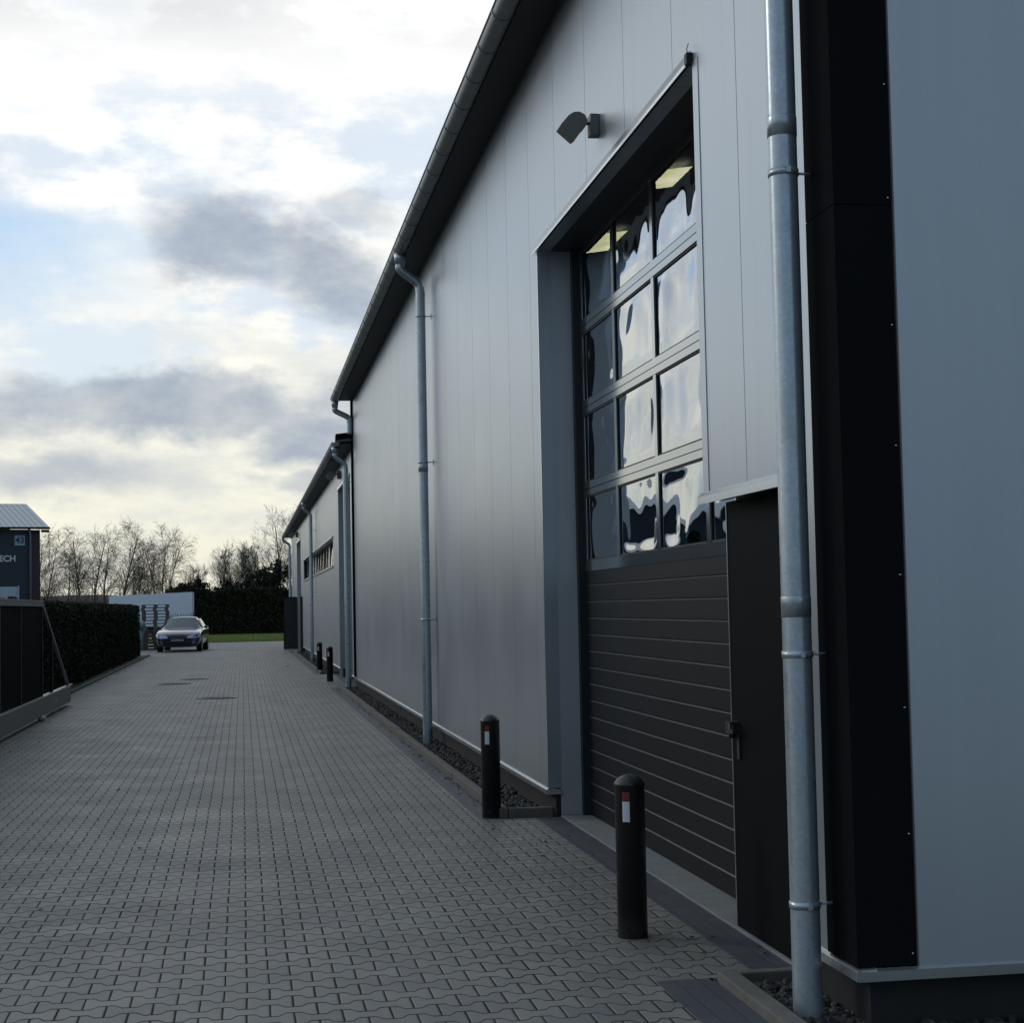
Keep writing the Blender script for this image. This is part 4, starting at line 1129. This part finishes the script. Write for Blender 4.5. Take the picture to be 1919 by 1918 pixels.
for k_ in range(7): put_pallet(-4.25+rr_.uniform(-.05, .05), 76.6, k_*.1445, 0, R(4)+rr_.uniform(-.05, .05), '%s pallet counted up in the short stack in front of the tall one' % (ordn[k_] if k_ < 6 else 'top'))
mb = MB(); vs = [Vector((v.x*.26, v.y*.22, v.z*.24))*(1+.35*noise.noise(v*1.7)) + Vector((-4.40, 75.6, 1.10)) for v in ico_v]; mb.add(vs, ico_f, True)
mb.tube([(-4.40, 75.9, 1.0), (-4.42, 75.85, .6), (-4.38, 75.85, .02)], [.16, .10, .14], 8)
tag(mb.build('teal_bag', 'teal'), 'crumpled teal plastic sack hanging beside the pallet stack', 'sack')

# ================================================================== CAR
def make_car():
    t = thing('parked_car', (0, 0, 0), 'dark saloon car parked facing the camera on the drive', 'car')
    # stations along y (front = -2.45): (y, half width at sill, half width at belt, z bottom, z belt, roof half width, roof z)
    W_ = .93
    def section(y, zb, hs, hw, zbelt, hr, zr):
        # half outline from bottom centre to roof centre
        pts = [(0, zb), (hs*.85, zb), (hs, zb+.08), (hw, zb+.30), (hw, zbelt-.14), (hw*.985, zbelt-.03), (hw*.93, zbelt)]
        if zr > zbelt+.02: pts += [(hr+(hw*.93-hr)*.35, zbelt+(zr-zbelt)*.55), (hr, zr-.05), (hr*.85, zr-.012), (0, zr)]
        else: pts += [(hw*.80, zbelt+.012), (hw*.62, zbelt+.02), (hw*.40, zbelt+.028), (0, zbelt+.034)]
        full = [(x, y, z) for x, z in pts]+[(-x, y, z) for x, z in reversed(pts[1:-1])]
        return full
    st = [(-2.45, .24, .70, .74, .66, 0, 0), (-2.42, .20, .80, .84, .71, 0, 0), (-2.25, .19, .85, .91, .77, 0, 0), (-1.95, .19, .86, .925, .845, 0, 0),
          (-1.3, .19, .87, W_, .925, 0, 0), (-.85, .19, .87, W_, .93, 0, 0), (-.78, .19, .87, W_, .945, .72, .975), (-.20, .19, .87, W_, .955, .62, 1.36), (.30, .19, .87, W_, .965, .585, 1.47),
          (.95, .19, .87, W_, .97, .57, 1.45), (1.45, .19, .87, W_, .98, .58, 1.33), (1.95, .20, .87, W_, .99, .66, 1.06), (2.1, .22, .86, .92, .99, 0, 0), (2.38, .26, .84, .88, .96, 0, 0), (2.45, .36, .74, .78, .86, 0, 0)]
    mb = MB(); nsec = len(section(*st[0])); 
    for s_ in st: mb.v += section(*s_)
    for i in range(len(st)-1):
        for j in range(nsec):
            j2 = (j+1) % nsec; mb.f.append((i*nsec+j, i*nsec+j2, (i+1)*nsec+j2, (i+1)*nsec+j)); mb.smooth.append(True)
    mb.f.append(tuple(range(nsec))); mb.smooth.append(False); mb.f.append(tuple(range((len(st)-1)*nsec, len(st)*nsec))); mb.smooth.append(False)
    body = mb.build('body', 'car', t)
    sd_ = body.modifiers.new('sub', 'SUBSURF'); sd_.levels = 1; sd_.render_levels = 2
    def quad(name, pts, ma, th=.0):
        m_ = MB(); m_.add(pts, [(0, 1, 2, 3)]); return m_.build(name, ma, t)
    # windscreen bowed outwards
    m_ = MB(); vs = []; nx = 9
    for i in range(5):
        f_ = i/4; y_ = -.80+.66*f_; z_ = .962+.435*f_; hw_ = .735-.165*f_
        for j in range(nx): s_ = -1+2*j/(nx-1); vs.append((s_*hw_, y_-.09*(1-s_*s_)+.02-.035, z_+.012+.02*(1-s_*s_)))
    m_.add(vs, [(i*nx+j, i*nx+j+1, (i+1)*nx+j+1, (i+1)*nx+j) for i in range(4) for j in range(nx-1)], True); m_.build('windscreen', 'car_glass', t)
    for s_ in (-1, 1):
        for (ya, yb, yc, yd) in ((-.45, .36, .34, -.02), (.43, 1.12, .98, .41)):
            m_ = MB(); m_.add([(s_*.885, ya, .985), (s_*.885, yb, .995), (s_*.665, yc, 1.37), (s_*.665, yd, 1.36)], [(0, 1, 2, 3)]); m_.build('side_window', 'car_glass', t)
        m_ = MB(); m_.prism([(-.06, -.05), (.06, -.06), (.10, .0), (.07, .06), (-.04, .06), (-.10, .01)], 'y', -.05, .05)
        for i_, p in enumerate(m_.v): m_.v[i_] = (p[0]*.95+s_*1.0, p[1]-.46, p[2]+1.0)
        m_.build('wing_mirror', 'car', t, bevel=.015)
        m_ = MB(); hl = [(s_*.38, -2.56, .575), (s_*.62, -2.53, .565), (s_*.86, -2.40, .60), (s_*.92, -2.26, .74), (s_*.70, -2.42, .725), (s_*.44, -2.50, .67)]
        m_.add(hl+[(p[0]*.97, p[1]+.22, p[2]) for p in hl], [(0, 1, 2, 3, 4, 5), (11, 10, 9, 8, 7, 6)]+[(i, i+6, (i+1) % 6+6, (i+1) % 6) for i in range(6)]); m_.build('headlight', 'head', t)
        m_ = MB(); m_.add([(s_*.03, -2.475, .555), (s_*.30, -2.465, .555), (s_*.33, -2.44, .64), (s_*.28, -2.42, .70), (s_*.04, -2.44, .70)], [(0, 1, 2, 3, 4)])
        m_.v = [(p[0]*1.05, p[1]-.10, p[2]-.01) for p in m_.v]; m_.build('kidney_grille', 'grille', t)
        for wy in (-1.52, 1.45):
            m_ = MB(); m_.prism([(wy+.335*math.cos(a*math.pi/14), .335+.335*math.sin(a*math.pi/14)) for a in range(28)], 'x', s_*.71, s_*.925, True); wh = m_.build('wheel', 'tyre', t)
            m_ = MB(); m_.prism([(wy+.22*math.cos(a*math.pi/10), .335+.22*math.sin(a*math.pi/10)) for a in range(20)], 'x', s_*.926, s_*.932); m_.build('rim', 'rim', wh)
        m_ = MB(); m_.lathe(s_*.66, 0, [(.05, 0), (.045, .012)], 14); m_.v = [(p[0], -2.44-p[2], .40+p[1]) for p in m_.v]; m_.build('fog_lamp', 'head', t)
    m_ = MB(); m_.box(-.56, .56, -2.50, -2.43, .27, .43); m_.build('lower_intake', 'grille', t, bevel=.02)
    m_ = MB(); m_.box(-.26, .26, -2.530, -2.49, .445, .555); m_.build('licence_plate', 'number_plate', t)
    return t
car = make_car()
car.location = (-2.52, 73.55, 0); car.rotation_euler = (0, 0, R(-3.6))
